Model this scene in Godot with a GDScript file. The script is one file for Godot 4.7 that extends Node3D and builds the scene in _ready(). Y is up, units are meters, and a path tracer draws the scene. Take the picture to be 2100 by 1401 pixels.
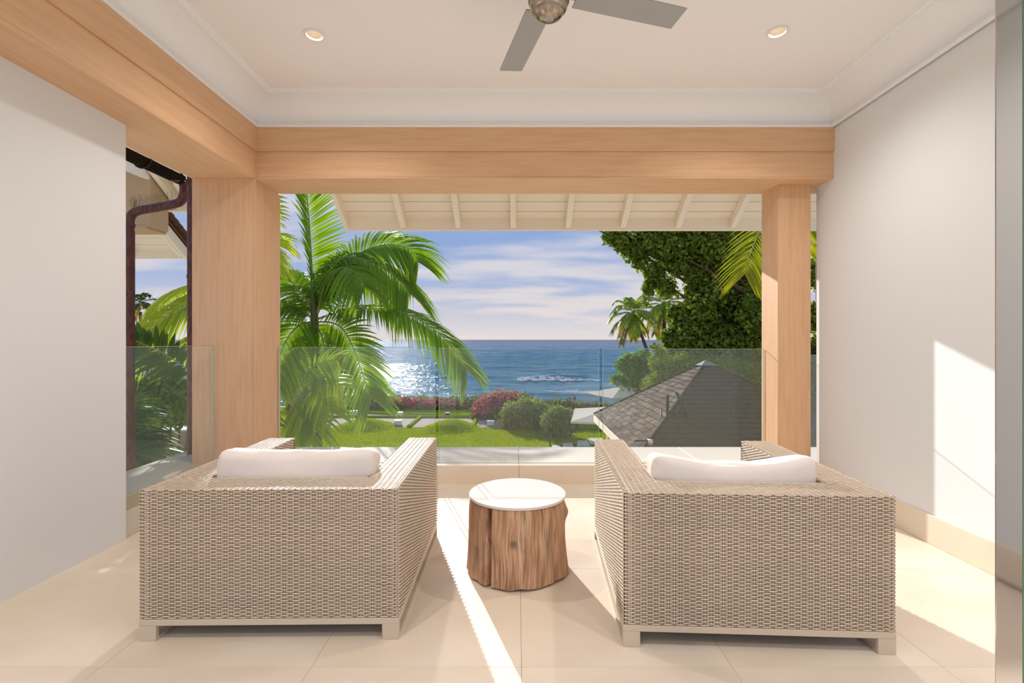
extends Node3D
# A sea-view terrace: two woven armchairs and a stump table, timber beams, glass balustrade, garden and sea beyond.
# Units are metres, y is up, the terrace floor is y = 0 and the lens stands at (0, 1.4, 0) looking along -z.

const F := 1000.0          # focal length in pixels of the 2100 x 1401 frame
const VX := 1060.0         # where the view axis meets the frame
const VY := 697.0
const EYE := 1.4
const GROUND := -3.2       # the garden lies one storey below
const SEA := -6.0
const XR := 2.83           # right wall
const XB := -2.34          # inner face of the left beam
const DB := 4.375          # inner face of the front beam
const TOP := 3.535         # ceiling

var M := {}
var taken := {}
var rng := RandomNumberGenerator.new()

func _ready() -> void:
	rng.seed = 11
	make_camera()
	make_sky()
	make_sun()
	make_materials()
	build_room()
	build_timber()
	build_glass()
	build_eave()
	build_ceiling_things()
	build_chairs()
	build_stump()
	build_side_buildings()
	build_sea()
	build_garden()
	build_pavilion()
	build_palms()
	build_trees()

func make_camera() -> void:
	var c := Camera3D.new()
	c.name = "camera"
	c.near = 0.1
	c.far = 60000.0
	c.projection = Camera3D.PROJECTION_FRUSTUM
	c.keep_aspect = Camera3D.KEEP_HEIGHT
	c.size = 0.1 * 1401.0 / F
	c.frustum_offset = Vector2(0.1 * (1050.0 - VX) / F, 0.1 * (VY - 700.5) / F)
	add_child(c)
	c.position = Vector3(0, EYE, 0)
	c.current = true

func make_sky() -> void:
	var w := 2048
	var h := 1024
	var im := Image.create(w, h, false, Image.FORMAT_RGBF)
	var a := FastNoiseLite.new()
	a.seed = 5
	a.noise_type = FastNoiseLite.TYPE_SIMPLEX
	a.frequency = 1.0
	a.fractal_octaves = 5
	var b := FastNoiseLite.new()
	b.seed = 21
	b.frequency = 1.0
	b.fractal_octaves = 4
	b.domain_warp_enabled = false
	var s := SUN.normalized()
	var below := Color(0.42, 0.41, 0.38)
	for j in h:
		var el := (0.5 - (j + 0.5) / h) * PI
		if el < 0.0:
			im.fill_rect(Rect2i(0, j, w, h - j), below)
			break
		var y := sin(el)
		var cy := cos(el)
		var low := exp(-el * 9.0)
		for i in w:
			var az := ((i + 0.5) / w - 0.5) * TAU      # 0 looks along -z
			var d := Vector3(sin(az) * cy, y, -cos(az) * cy)
			# sheets of thin cloud seen on a flat layer overhead, drawn out sideways
			var q := 1.0 / (y + 0.16)
			var n := a.get_noise_3d(d.x * q * 0.55 + 3.0, d.z * q * 1.25, 0.3)
			var n2 := b.get_noise_3d(d.x * q * 1.1, d.z * q * 4.2, 4.0)
			var cover := clampf(0.60 + n * 1.15 + n2 * 0.40 - el * 0.65 + d.x * -0.34, 0.0, 1.0)
			cover = 0.22 + 0.78 * cover * cover * (3.0 - 2.0 * cover)
			var blue := Color(0.13, 0.31, 0.72).lerp(Color(0.50, 0.60, 0.80), low)
			var white := Color(0.71, 0.72, 0.80).lerp(Color(0.90, 0.80, 0.74), minf(1.0, low * 1.5))
			var c := blue.lerp(white, maxf(cover * 0.9, low * 0.85))
			var g := maxf(0.0, d.dot(s))
			var glow := pow(g, 24.0) * 0.30 + pow(g, 5.0) * 0.08
			im.set_pixel(i, j, Color(c.r + glow, c.g + glow * 0.95, c.b + glow * 0.85) * SKY_GAIN)
	var pano := PanoramaSkyMaterial.new()
	pano.panorama = ImageTexture.create_from_image(im)
	var sky := Sky.new()
	sky.sky_material = pano
	var env := Environment.new()
	env.background_mode = Environment.BG_SKY
	env.sky = sky
	env.tonemap_mode = Environment.TONE_MAPPER_LINEAR
	env.tonemap_exposure = EXPOSURE
	env.sdfgi_enabled = true
	env.ssao_enabled = true
	env.ssil_enabled = true
	var we := WorldEnvironment.new()
	we.name = "world"
	we.environment = env
	add_child(we)

const SUN := Vector3(-0.327, 0.44, -1.0)
const SUN_ENERGY := 1.26
const SKY_GAIN := 0.64
const EXPOSURE := 1.47
const LAMP := 1.5

func make_sun() -> void:
	var l := DirectionalLight3D.new()
	l.name = "sun"
	add_child(l)
	l.look_at_from_position(Vector3.ZERO, -SUN, Vector3.UP)
	l.light_color = Color(1.0, 0.995, 0.985)
	l.light_energy = SUN_ENERGY
	l.light_angular_distance = 0.5
	l.sky_mode = DirectionalLight3D.SKY_MODE_LIGHT_ONLY
	l.shadow_enabled = true

# ---------------------------------------------------------------- naming and tagging

func numbered(called: String) -> String:
	var n: int = taken.get(called, 0)
	taken[called] = n + 1
	return called if n == 0 else "%s_%03d" % [called, n]

func thing(called: String, label: String, category: String, at := Vector3.ZERO, turn := 0.0, group := "") -> Node3D:
	var o := Node3D.new()
	o.name = numbered(called)
	add_child(o, true)
	o.position = at
	o.rotation.y = turn
	tag(o, label, category, group)
	return o

func tag(o: Node3D, label: String, category := "", group := "", kind := "") -> Node3D:
	if label: o.set_meta("label", label)
	if category: o.set_meta("category", category)
	if group: o.set_meta("group", group)
	if kind: o.set_meta("kind", kind)
	return o

func obj(called: String, mesh, material: Material, parent: Node3D = self, kind := "") -> MeshInstance3D:
	var o := MeshInstance3D.new()
	o.name = numbered(called) if parent == self else called
	if mesh is SurfaceTool:
		o.mesh = mesh.commit()
	else:
		o.mesh = mesh
	o.material_override = material
	parent.add_child(o, true)
	if kind: o.set_meta("kind", kind)
	return o

func struct(called: String, mesh, material: Material, label: String, category: String) -> MeshInstance3D:
	var o := obj(called, mesh, material)
	tag(o, label, category, "", "structure")
	return o

func multi(called: String, mesh: Mesh, material: Material, parent: Node3D, places: Array, colors: Array, kind := "stuff") -> MultiMeshInstance3D:
	var mm := MultiMesh.new()
	mm.transform_format = MultiMesh.TRANSFORM_3D
	mm.use_colors = colors.size() > 0
	mm.mesh = mesh
	mm.instance_count = places.size()
	for i in places.size():
		mm.set_instance_transform(i, places[i])
		if colors.size() > 0:
			mm.set_instance_color(i, colors[i])
	var o := MultiMeshInstance3D.new()
	o.name = numbered(called) if parent == self else called
	o.multimesh = mm
	o.material_override = material
	parent.add_child(o, true)
	if kind: o.set_meta("kind", kind)
	return o

# ---------------------------------------------------------------- shapes

func at(px: float, py: float, d: float) -> Vector3:
	return Vector3((px - VX) / F * d, EYE + (VY - py) / F * d, -d)

func on_ground(px: float, py: float, level := GROUND) -> Vector3:
	return at(px, py, (EYE - level) * F / (py - VY))

func mb() -> SurfaceTool:
	var st := SurfaceTool.new()
	st.begin(Mesh.PRIMITIVE_TRIANGLES)
	return st

func tri(st: SurfaceTool, a: Vector3, b: Vector3, c: Vector3, n: Vector3) -> void:
	# front faces run clockwise seen from the side that n points to
	if (b - a).cross(c - a).dot(n) > 0.0:
		var t := b
		b = c
		c = t
	st.set_normal(n)
	st.add_vertex(a)
	st.set_normal(n)
	st.add_vertex(b)
	st.set_normal(n)
	st.add_vertex(c)

func quad(st: SurfaceTool, a: Vector3, b: Vector3, c: Vector3, d: Vector3, out: Vector3) -> void:
	var n := (c - a).cross(d - b)
	if n.length_squared() < 1e-16:
		return
	n = n.normalized()
	if n.dot(out) < 0.0:
		n = -n
	tri(st, a, b, c, n)
	tri(st, a, c, d, n)

func hull8(st: SurfaceTool, p: Array) -> void:
	# eight corners: index bits x=1, y=2, z=4
	var m := Vector3.ZERO
	for v in p: m += v
	m /= 8.0
	for f in [[0, 1, 3, 2], [4, 5, 7, 6], [0, 1, 5, 4], [2, 3, 7, 6], [0, 2, 6, 4], [1, 3, 7, 5]]:
		var mid: Vector3 = (p[f[0]] + p[f[1]] + p[f[2]] + p[f[3]]) / 4.0
		quad(st, p[f[0]], p[f[1]], p[f[2]], p[f[3]], mid - m)

func box(st: SurfaceTool, lo: Vector3, hi: Vector3) -> void:
	var p := []
	for k in 8:
		p.append(Vector3(hi.x if k & 1 else lo.x, hi.y if k & 2 else lo.y, hi.z if k & 4 else lo.z))
	hull8(st, p)

# a box with chamfered edges, placed by a transform
func bevel(st: SurfaceTool, size: Vector3, b: float, t := Transform3D()) -> void:
	var h := size / 2.0
	var v := {}
	for k in 8:
		var s := Vector3(1 if k & 1 else -1, 1 if k & 2 else -1, 1 if k & 4 else -1)
		for ax in 3:
			var q := s * (h - Vector3.ONE * b)
			q[ax] = s[ax] * h[ax]
			v[k * 3 + ax] = t * q
	var m := t.origin
	for ax in 3:
		for sgn in 2:
			var c := []
			for k in 8:
				if ((k >> ax) & 1) == sgn: c.append(k)
			var o: Vector3 = t.basis[ax] * (1 if sgn else -1)
			quad(st, v[c[0] * 3 + ax], v[c[1] * 3 + ax], v[c[3] * 3 + ax], v[c[2] * 3 + ax], o)
	for ax in 3:
		var a1 := (ax + 1) % 3
		var a2 := (ax + 2) % 3
		for k in 8:
			if (k >> ax) & 1: continue
			var k2 := k | (1 << ax)
			quad(st, v[k * 3 + a1], v[k2 * 3 + a1], v[k2 * 3 + a2], v[k * 3 + a2], (v[k * 3 + a1] + v[k2 * 3 + a2]) / 2.0 - m)
	for k in 8:
		var a: Vector3 = v[k * 3]
		var n: Vector3 = (v[k * 3 + 1] - a).cross(v[k * 3 + 2] - a).normalized()
		if n.dot(a - m) < 0: n = -n
		tri(st, a, v[k * 3 + 1], v[k * 3 + 2], n)

func bbox(st: SurfaceTool, lo: Vector3, hi: Vector3, b := 0.004) -> void:
	bevel(st, hi - lo, b, Transform3D(Basis(), (lo + hi) / 2.0))

# a grid of points as a smooth sheet; normals from the neighbours, side picked by flip
func sheet(st: SurfaceTool, g: Array, closed_u := false, flip := false) -> void:
	var nv := g.size()
	var nu: int = g[0].size()
	var nrm := []
	for j in nv:
		var row := []
		for i in nu:
			var i0 := (i - 1 + nu) % nu if closed_u else maxi(i - 1, 0)
			var i1 := (i + 1) % nu if closed_u else mini(i + 1, nu - 1)
			var du: Vector3 = g[j][i1] - g[j][i0]
			var dv: Vector3 = g[mini(j + 1, nv - 1)][i] - g[maxi(j - 1, 0)][i]
			var n := du.cross(dv).normalized()
			row.append(-n if flip else n)
		nrm.append(row)
	for j in nv - 1:
		for i in (nu if closed_u else nu - 1):
			var k := (i + 1) % nu
			var q := [[j, i], [j, k], [j + 1, k], [j + 1, i]]
			var o: Vector3 = nrm[j][i] + nrm[j + 1][k]
			for t in [[0, 1, 2], [0, 2, 3]]:
				var a: Vector3 = g[q[t[0]][0]][q[t[0]][1]]
				var b: Vector3 = g[q[t[1]][0]][q[t[1]][1]]
				var c: Vector3 = g[q[t[2]][0]][q[t[2]][1]]
				var order: Array = [t[0], t[2], t[1]] if (b - a).cross(c - a).dot(o) > 0.0 else t
				for e in order:
					st.set_normal(nrm[q[e][0]][q[e][1]])
					st.add_vertex(g[q[e][0]][q[e][1]])

func tube(st: SurfaceTool, pts: Array, radii, sides := 10, caps := true) -> void:
	var g := []
	var side := Vector3.ZERO
	for k in pts.size():
		var t: Vector3 = (pts[mini(k + 1, pts.size() - 1)] - pts[maxi(k - 1, 0)]).normalized()
		if side == Vector3.ZERO:
			side = t.cross(Vector3.UP if absf(t.y) < 0.9 else Vector3.RIGHT).normalized()
		side = (side - t * side.dot(t)).normalized()
		var up := side.cross(t)
		var r: float = radii[k] if radii is Array else radii
		var row := []
		for i in sides:
			var a := TAU * i / sides
			row.append(pts[k] + (side * cos(a) + up * sin(a)) * r)
		g.append(row)
	var probe: Vector3 = (g[0][1] - g[0][sides - 1]).cross(g[1][0] - g[0][0])
	sheet(st, g, true, probe.dot(g[0][0] - pts[0]) < 0)
	if caps:
		for e in [0, pts.size() - 1]:
			var o: Vector3 = pts[e] - pts[1 if e == 0 else e - 1]
			for i in sides:
				tri(st, pts[e], g[e][i], g[e][(i + 1) % sides], o.normalized())

# profile of [radius, height] turned round the y axis
func lathe(st: SurfaceTool, prof: Array, n := 40, at0 := Vector3.ZERO) -> void:
	var g := []
	for p: Array in prof:
		var row := []
		for i in n:
			var a := TAU * i / n
			row.append(at0 + Vector3(cos(a) * p[0], p[1], sin(a) * p[0]))
		g.append(row)
	for j in g.size() - 1:          # each band on its own, so that the edges of the profile stay crisp
		var dr: float = prof[j + 1][0] - prof[j][0]
		var dy: float = prof[j + 1][1] - prof[j][1]
		for i in n:
			var k := (i + 1) % n
			var ms := []
			for ii in [i, k]:
				var a: float = TAU * ii / n
				ms.append(Vector3(cos(a) * dy, -dr, sin(a) * dy).normalized())
			var q := [g[j][i], g[j][k], g[j + 1][k], g[j + 1][i]]
			var qn := [ms[0], ms[1], ms[1], ms[0]]
			for t in [[0, 1, 2], [0, 2, 3]]:
				var cr: Vector3 = (q[t[1]] - q[t[0]]).cross(q[t[2]] - q[t[0]])
				var order: Array = [t[0], t[2], t[1]] if cr.dot(ms[0] + ms[1]) > 0.0 else t
				for e in order:
					st.set_normal(qn[e])
					st.add_vertex(q[e])

# a smooth curve through points
func curve(pts: Array, n: int) -> Array:
	var out := []
	for k in n + 1:
		var t := float(k) / n * (pts.size() - 1)
		var i := mini(int(t), pts.size() - 2)
		var p0: Vector3 = pts[maxi(i - 1, 0)]
		var p3: Vector3 = pts[mini(i + 2, pts.size() - 1)]
		out.append(pts[i].cubic_interpolate(pts[i + 1], p0, p3, t - i))
	return out

# a puffy cushion: a rounded box whose broad sides swell; sag pulls the middle of its top down
func cushion(half: Vector3, r: float, swell: Vector3, sag := 0.0, n := 22) -> SurfaceTool:
	var st := mb()
	var soft := FastNoiseLite.new()
	soft.seed = int(sag * 1000.0) + 3
	soft.frequency = 1.0
	soft.fractal_octaves = 2
	for ax in 3:
		for sgn in [-1.0, 1.0]:
			var g := []
			for j in n + 1:
				var row := []
				for i in n + 1:
					var q := Vector3.ZERO
					q[ax] = sgn
					q[(ax + 1) % 3] = sin((2.0 * i / n - 1.0) * PI / 2)
					q[(ax + 2) % 3] = sin((2.0 * j / n - 1.0) * PI / 2)
					var inner := (q * half).clamp(-(half - Vector3.ONE * r), half - Vector3.ONE * r)
					var p := inner + (q * half - inner).normalized() * r
					var u := p / half
					var f := Vector3((1 - u.y * u.y) * (1 - u.z * u.z), (1 - u.x * u.x) * (1 - u.z * u.z), (1 - u.x * u.x) * (1 - u.y * u.y))
					p += Vector3(signf(u.x) * absf(u.x) * swell.x * f.x, signf(u.y) * absf(u.y) * swell.y * f.y, signf(u.z) * absf(u.z) * swell.z * f.z)
					p.y -= sag * maxf(0.0, u.y) * (1.0 - u.x * u.x)
					p += (q * half).normalized() * soft.get_noise_3d(p.x * 5.0, p.y * 9.0, p.z * 9.0) * 0.009
					row.append(p)
				g.append(row)
			var o: Vector3 = (g[0][n] - g[0][0]).cross(g[n][0] - g[0][0])
			sheet(st, g, false, o[ax] * sgn < 0)
	return st

# ---------------------------------------------------------------- materials

func mat(c: Color, rough := 0.8, spec := 0.5, metal := 0.0) -> StandardMaterial3D:
	var m := StandardMaterial3D.new()
	m.albedo_color = c
	m.roughness = rough
	m.metallic = metal
	m.metallic_specular = spec
	return m

func noise_tex(sd: int, freq: float, oct: int, stops: Array, size := 512, kind := FastNoiseLite.TYPE_SIMPLEX_SMOOTH, normal := 0.0) -> NoiseTexture2D:
	var n := FastNoiseLite.new()
	n.seed = sd
	n.noise_type = kind
	n.frequency = freq
	n.fractal_octaves = oct
	var t := NoiseTexture2D.new()
	t.width = size
	t.height = size
	t.seamless = true
	t.noise = n
	if normal > 0.0:
		t.as_normal_map = true
		t.bump_strength = normal
	elif stops.size() > 0:
		var g := Gradient.new()
		var offs := PackedFloat32Array()
		var cols := PackedColorArray()
		for s in stops:
			offs.append(s[0])
			cols.append(s[1])
		g.offsets = offs
		g.colors = cols
		t.color_ramp = g
	return t

func textured(t: Texture2D, scale: Vector3, rough := 0.8, spec := 0.5, tint := Color.WHITE) -> StandardMaterial3D:
	var m := mat(tint, rough, spec)
	m.albedo_texture = t
	m.uv1_triplanar = true
	m.uv1_scale = scale
	return m

func relief(m: StandardMaterial3D, t: Texture2D, cm: float) -> StandardMaterial3D:
	m.heightmap_enabled = true
	m.heightmap_texture = t
	m.heightmap_scale = cm
	return m

func leafy(c: Color, back: Color, rough := 0.45, spec := 0.5) -> StandardMaterial3D:
	var m := mat(c, rough, spec)
	m.vertex_color_use_as_albedo = true
	m.cull_mode = BaseMaterial3D.CULL_DISABLED
	m.backlight_enabled = true
	m.backlight = back
	return m

func make_materials() -> void:
	M.wall = mat(Color(0.915, 0.92, 0.925), 0.75, 0.3)
	M.crown = mat(Color(0.955, 0.955, 0.96), 0.6, 0.4)
	M.ceiling = mat(Color(0.955, 0.94, 0.935), 0.9, 0.2)
	var wt := noise_tex(3, 0.012, 4, [[0.15, Color(0.85, 0.68, 0.525)], [0.45, Color(0.87, 0.705, 0.55)], [0.7, Color(0.885, 0.725, 0.575)], [0.95, Color(0.86, 0.69, 0.53)]])
	M.wood_x = textured(wt, Vector3(0.22, 2.6, 2.6), 0.5, 0.4)
	M.wood_z = textured(wt, Vector3(2.6, 2.6, 0.22), 0.5, 0.4)
	M.wood_y = textured(wt, Vector3(2.6, 0.22, 2.6), 0.5, 0.4)
	var ft := noise_tex(9, 0.006, 5, [[0.2, Color(0.90, 0.84, 0.755)], [0.5, Color(0.918, 0.862, 0.785)], [0.8, Color(0.935, 0.885, 0.815)]])
	M.tile = textured(ft, Vector3(0.35, 0.35, 0.35), 0.42, 0.4)
	M.grout = mat(Color(0.88, 0.82, 0.745), 0.9)
	M.sill = mat(Color(0.84, 0.81, 0.76), 0.6, 0.4)
	M.glass = mat(Color(0.86, 0.95, 0.91, 0.04), 0.0, 0.3)
	M.glass.transparency = BaseMaterial3D.TRANSPARENCY_ALPHA
	M.edge = mat(Color(0.62, 0.70, 0.66), 0.2, 0.5)
	M.chrome = mat(Color(0.82, 0.82, 0.80), 0.25, 0.5, 1.0)
	M.eave = mat(Color(0.95, 0.895, 0.80), 0.75, 0.3)
	M.nickel = mat(Color(0.66, 0.62, 0.56), 0.22, 0.5, 1.0)
	M.blade = mat(Color(0.655, 0.65, 0.65), 0.45, 0.4)
	M.trim_white = mat(Color(0.95, 0.93, 0.90), 0.4)
	M.lamp = mat(Color(1, 0.9, 0.7), 0.5)
	M.lamp.emission_enabled = true
	M.lamp.emission = Color(1.0, 0.83, 0.6)
	M.lamp.emission_energy_multiplier = 1.0
	M.black = mat(Color(0.05, 0.05, 0.055), 0.5)
	M.weave = mat(Color(1, 1, 1), 0.36, 0.5)
	M.weave.vertex_color_use_as_albedo = true
	M.weave_back = mat(Color(0.40, 0.325, 0.25), 0.85, 0.2)  # kept dark so the gaps between the strands look shaded
	M.frame = mat(Color(0.83, 0.77, 0.69), 0.45, 0.4)
	M.cloth = textured(noise_tex(4, 0.12, 2, [[0.0, Color(0.90, 0.865, 0.84)], [1.0, Color(0.95, 0.915, 0.89)]]), Vector3(4, 4, 4), 0.95, 0.2)
	M.copper = textured(noise_tex(8, 0.02, 3, [[0.2, Color(0.26, 0.12, 0.09)], [0.6, Color(0.40, 0.20, 0.15)], [0.9, Color(0.48, 0.27, 0.20)]]), Vector3(3, 0.8, 3), 0.4, 0.5)
	M.rust = textured(noise_tex(8, 0.05, 3, [[0.2, Color(0.06, 0.045, 0.035)], [0.6, Color(0.14, 0.10, 0.07)], [0.9, Color(0.3, 0.2, 0.13)]]), Vector3(3, 3, 3), 0.8, 0.2)
	var stx := noise_tex(77, 0.06, 4, [[0.1, Color(0.72, 0.68, 0.62)], [0.9, Color(1, 1, 1)]], 256)
	for q in [["shingle_light", Color(0.53, 0.455, 0.37)], ["shingle_mid", Color(0.40, 0.335, 0.265)], ["shingle_warm", Color(0.45, 0.34, 0.26)], ["shingle_dark", Color(0.31, 0.26, 0.21)]]:
		M[q[0]] = textured(stx, Vector3(2, 2, 2), 0.85, 0.25, q[1])
	M.stucco = mat(Color(0.74, 0.63, 0.49), 0.9, 0.2)

# ---------------------------------------------------------------- the room

func build_room() -> void:
	var z0 := 1.4          # the room goes on behind the lens to here
	var ZS := -4.72        # front of the sill step
	# floor: a bed with single limestone slabs on it
	var st := mb()
	box(st, Vector3(-3.4, -0.30, -5.5), Vector3(3.4, -0.020, z0))
	var fl := struct("floor", st, M.grout, "pale limestone slab floor of the covered terrace", "floor")
	var xs := []
	var zs := []
	for k in range(-4, 5): xs.append(0.02 + k * 0.9)
	for k in range(-6, 4): zs.append(-2.985 + (k - 2) * 0.9 + 1.8)
	var proto := {}
	for i in xs.size() - 1:
		for j in zs.size() - 1:
			var x0 := maxf(xs[i], -2.80)
			var x1 := minf(xs[i + 1], 2.86)
			var a := maxf(zs[j], ZS - 0.02)
			var b := minf(zs[j + 1], z0)
			if x1 - x0 < 0.02 or b - a < 0.02: continue
			var key := "%.3f %.3f" % [x1 - x0, b - a]
			if not proto.has(key):
				var s2 := mb()
				bevel(s2, Vector3(x1 - x0 - 0.0012, 0.02, b - a - 0.0012), 0.0006)
				proto[key] = s2.commit()
			var t := obj("tile", proto[key], M.tile, fl)
			t.position = Vector3((x0 + x1) / 2, -0.010, (a + b) / 2)

	# left wall, ending short of the corner post
	st = mb()
	var p := []
	for k in 8:
		var near: bool = (k & 4) != 0
		var up: bool = (k & 2) != 0
		var inner: bool = (k & 1) != 0
		var xf := -2.635 if up else -2.745
		p.append(Vector3(xf if inner else -2.90, 2.848 if up else 0.0, z0 if near else (-3.285 if up else -3.425)))
	hull8(st, p)
	struct("wall_left", st, M.wall, "white plastered left wall under the deep timber beam", "wall")
	st = mb()
	box(st, Vector3(-2.90, 3.296, -4.80), Vector3(-2.36, 3.70, z0))
	box(st, Vector3(-2.4, 3.296, -4.80), Vector3(3.1, 3.70, -4.40))
	struct("wall_left_head", st, M.wall, "plastered upper wall behind the crown moulding above the timber beams", "wall")
	# right wall
	st = mb()
	box(st, Vector3(XR + 0.012, 0, -4.626), Vector3(3.10, 3.7, z0))
	struct("wall_right", st, M.wall, "white plastered right wall with a slanting patch of sunlight", "wall")
	# unseen back wall behind the lens, opened wide to let sky light in
	st = mb()
	box(st, Vector3(-3.1, 0, z0), Vector3(-2.6, 3.7, z0 + 0.2))
	box(st, Vector3(2.7, 0, z0), Vector3(3.1, 3.7, z0 + 0.2))
	box(st, Vector3(-2.6, 3.4, z0), Vector3(2.7, 3.7, z0 + 0.2))
	struct("wall_back", st, M.wall, "unseen white wall behind the viewpoint, opened wide to let sky light in", "wall")
	# ceiling
	var ce := CSGBox3D.new()
	ce.name = "ceiling"
	ce.size = Vector3(5.7, 0.2, z0 + 4.5)
	ce.material = M.ceiling
	add_child(ce)
	ce.position = Vector3(0.25, TOP + 0.1, (z0 - 4.5) / 2)
	tag(ce, "flat cream painted ceiling inside the white crown moulding", "ceiling", "", "structure")
	for q in LAMPS:
		var cy := CSGCylinder3D.new()
		cy.name = "lamp_hole"
		cy.operation = CSGShape3D.OPERATION_SUBTRACTION
		cy.radius = 0.052
		cy.height = 0.2
		cy.sides = 40
		cy.material = M.ceiling
		ce.add_child(cy, true)
		cy.position = q - ce.position + Vector3(0, 0.03, 0)
	# crown moulding, mitred at both corners
	var prof := [[0.0, 3.300], [0.026, 3.300], [0.030, 3.304], [0.030, 3.317], [0.023, 3.321], [0.023, 3.329], [0.017, 3.332], [0.017, 3.342], [0.005, 3.345]]
	for k in range(0, 13):
		var a := PI / 2 * k / 12.0
		prof.append([0.005 + 0.203 * (1 - cos(a)), 3.345 + 0.162 * sin(a)])
	prof.append_array([[0.214, 3.503], [0.222, 3.500], [0.232, 3.503], [0.234, 3.512], [0.243, 3.512], [0.252, 3.517], [0.254, 3.526], [0.260, 3.528], [0.260, TOP + 0.002]])
	st = mb()
	for k in prof.size() - 1:
		var o0: float = prof[k][0]
		var o1: float = prof[k + 1][0]
		var y0: float = prof[k][1]
		var y1: float = prof[k + 1][1]
		var c0 := [Vector3(XB + o0, y0, z0), Vector3(XB + o0, y0, -(DB - o0)), Vector3(XR - o0, y0, -(DB - o0)), Vector3(XR - o0, y0, z0)]
		var c1 := [Vector3(XB + o1, y1, z0), Vector3(XB + o1, y1, -(DB - o1)), Vector3(XR - o1, y1, -(DB - o1)), Vector3(XR - o1, y1, z0)]
		for s in 3:
			quad(st, c0[s], c0[s + 1], c1[s + 1], c1[s], Vector3(0.3, 2.0, -2.0) - (c0[s] + c1[s + 1]) / 2.0)
	struct("trim_1", st, M.crown, "white coved crown moulding round the terrace ceiling", "moulding")
	# baseboards
	st = mb()
	bbox(st, Vector3(-2.90, 0, -4.40), Vector3(-2.762, 0.185, z0), 0.004)
	struct("baseboard_left", st, M.sill, "pale stone baseboard along the left wall", "baseboard")
	var br := Node3D.new()
	br.name = "baseboard_right"
	add_child(br)
	tag(br, "cream stone baseboard along the right wall", "baseboard", "", "structure")
	var z := -4.62
	while z < z0:
		st = mb()
		bbox(st, Vector3(XR - 0.002, 0, z), Vector3(XR + 0.05, 0.20, minf(z + 0.897, z0)), 0.003)
		obj("stone_piece", st, M.tile, br)
		z += 0.9
	# sill step that carries the front glass
	var sill := Node3D.new()
	sill.name = "trim_2"
	add_child(sill)
	tag(sill, "low stone sill step under the front glass balustrade", "sill", "", "structure")
	var edges := [-3.4, -1.78, 0.02, 1.82, 3.4]
	for k in 4:
		st = mb()
		bbox(st, Vector3(edges[k] + 0.001, -0.02, ZS - 0.085), Vector3(edges[k + 1] - 0.001, 0.183, ZS), 0.004)
		obj("riser_slab", st, M.tile, sill)
		st = mb()
		bbox(st, Vector3(edges[k] + 0.001, -0.3, -5.53), Vector3(edges[k + 1] - 0.001, 0.185, ZS - 0.108), 0.006)
		obj("coping_slab", st, M.sill, sill)
	st = mb()
	box(st, Vector3(-3.4, -0.1, ZS - 0.11), Vector3(3.4, 0.170, ZS - 0.08))
	obj("glass_channel", st, M.black, sill)
	# sill under the side glass
	st = mb()
	bbox(st, Vector3(-3.30, -0.3, -4.9), Vector3(-2.772, 0.292, -2.9), 0.006)
	struct("trim_3", st, mat(Color(0.72, 0.69, 0.60), 0.8, 0.2), "low stone ledge under the left side glass panel", "sill")  # darker stone: the shade on this ledge is put into its colour

	# the folded-back glass door leaf at the right edge of the view, parallel to the sea front
	var d := thing("door_leaf", "tall folded glass door leaf cut off by the right edge of the view", "door", Vector3(1.17, 0, -1.10))
	st = mb()
	bbox(st, Vector3(-0.089, 0.02, -0.003), Vector3(-0.0285, 2.9, 0.0), 0.0005)
	var gm := mat(Color(0.80, 0.785, 0.765), 0.06, 0.5, 1.0)
	obj("glazed_stile", st, gm, d)
	st = mb()
	bbox(st, Vector3(-0.0285, 0.02, -0.009), Vector3(0.06, 2.9, 0.002), 0.001)
	obj("glass_edge", st, mat(Color(0.42, 0.60, 0.48), 0.2, 0.6), d).set_meta("label", "green glass edge")
	st = mb()
	box(st, Vector3(-0.089, 0.0, -0.01), Vector3(0.06, 0.02, 0.004))
	obj("bottom_rail", st, M.nickel, d)

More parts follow.
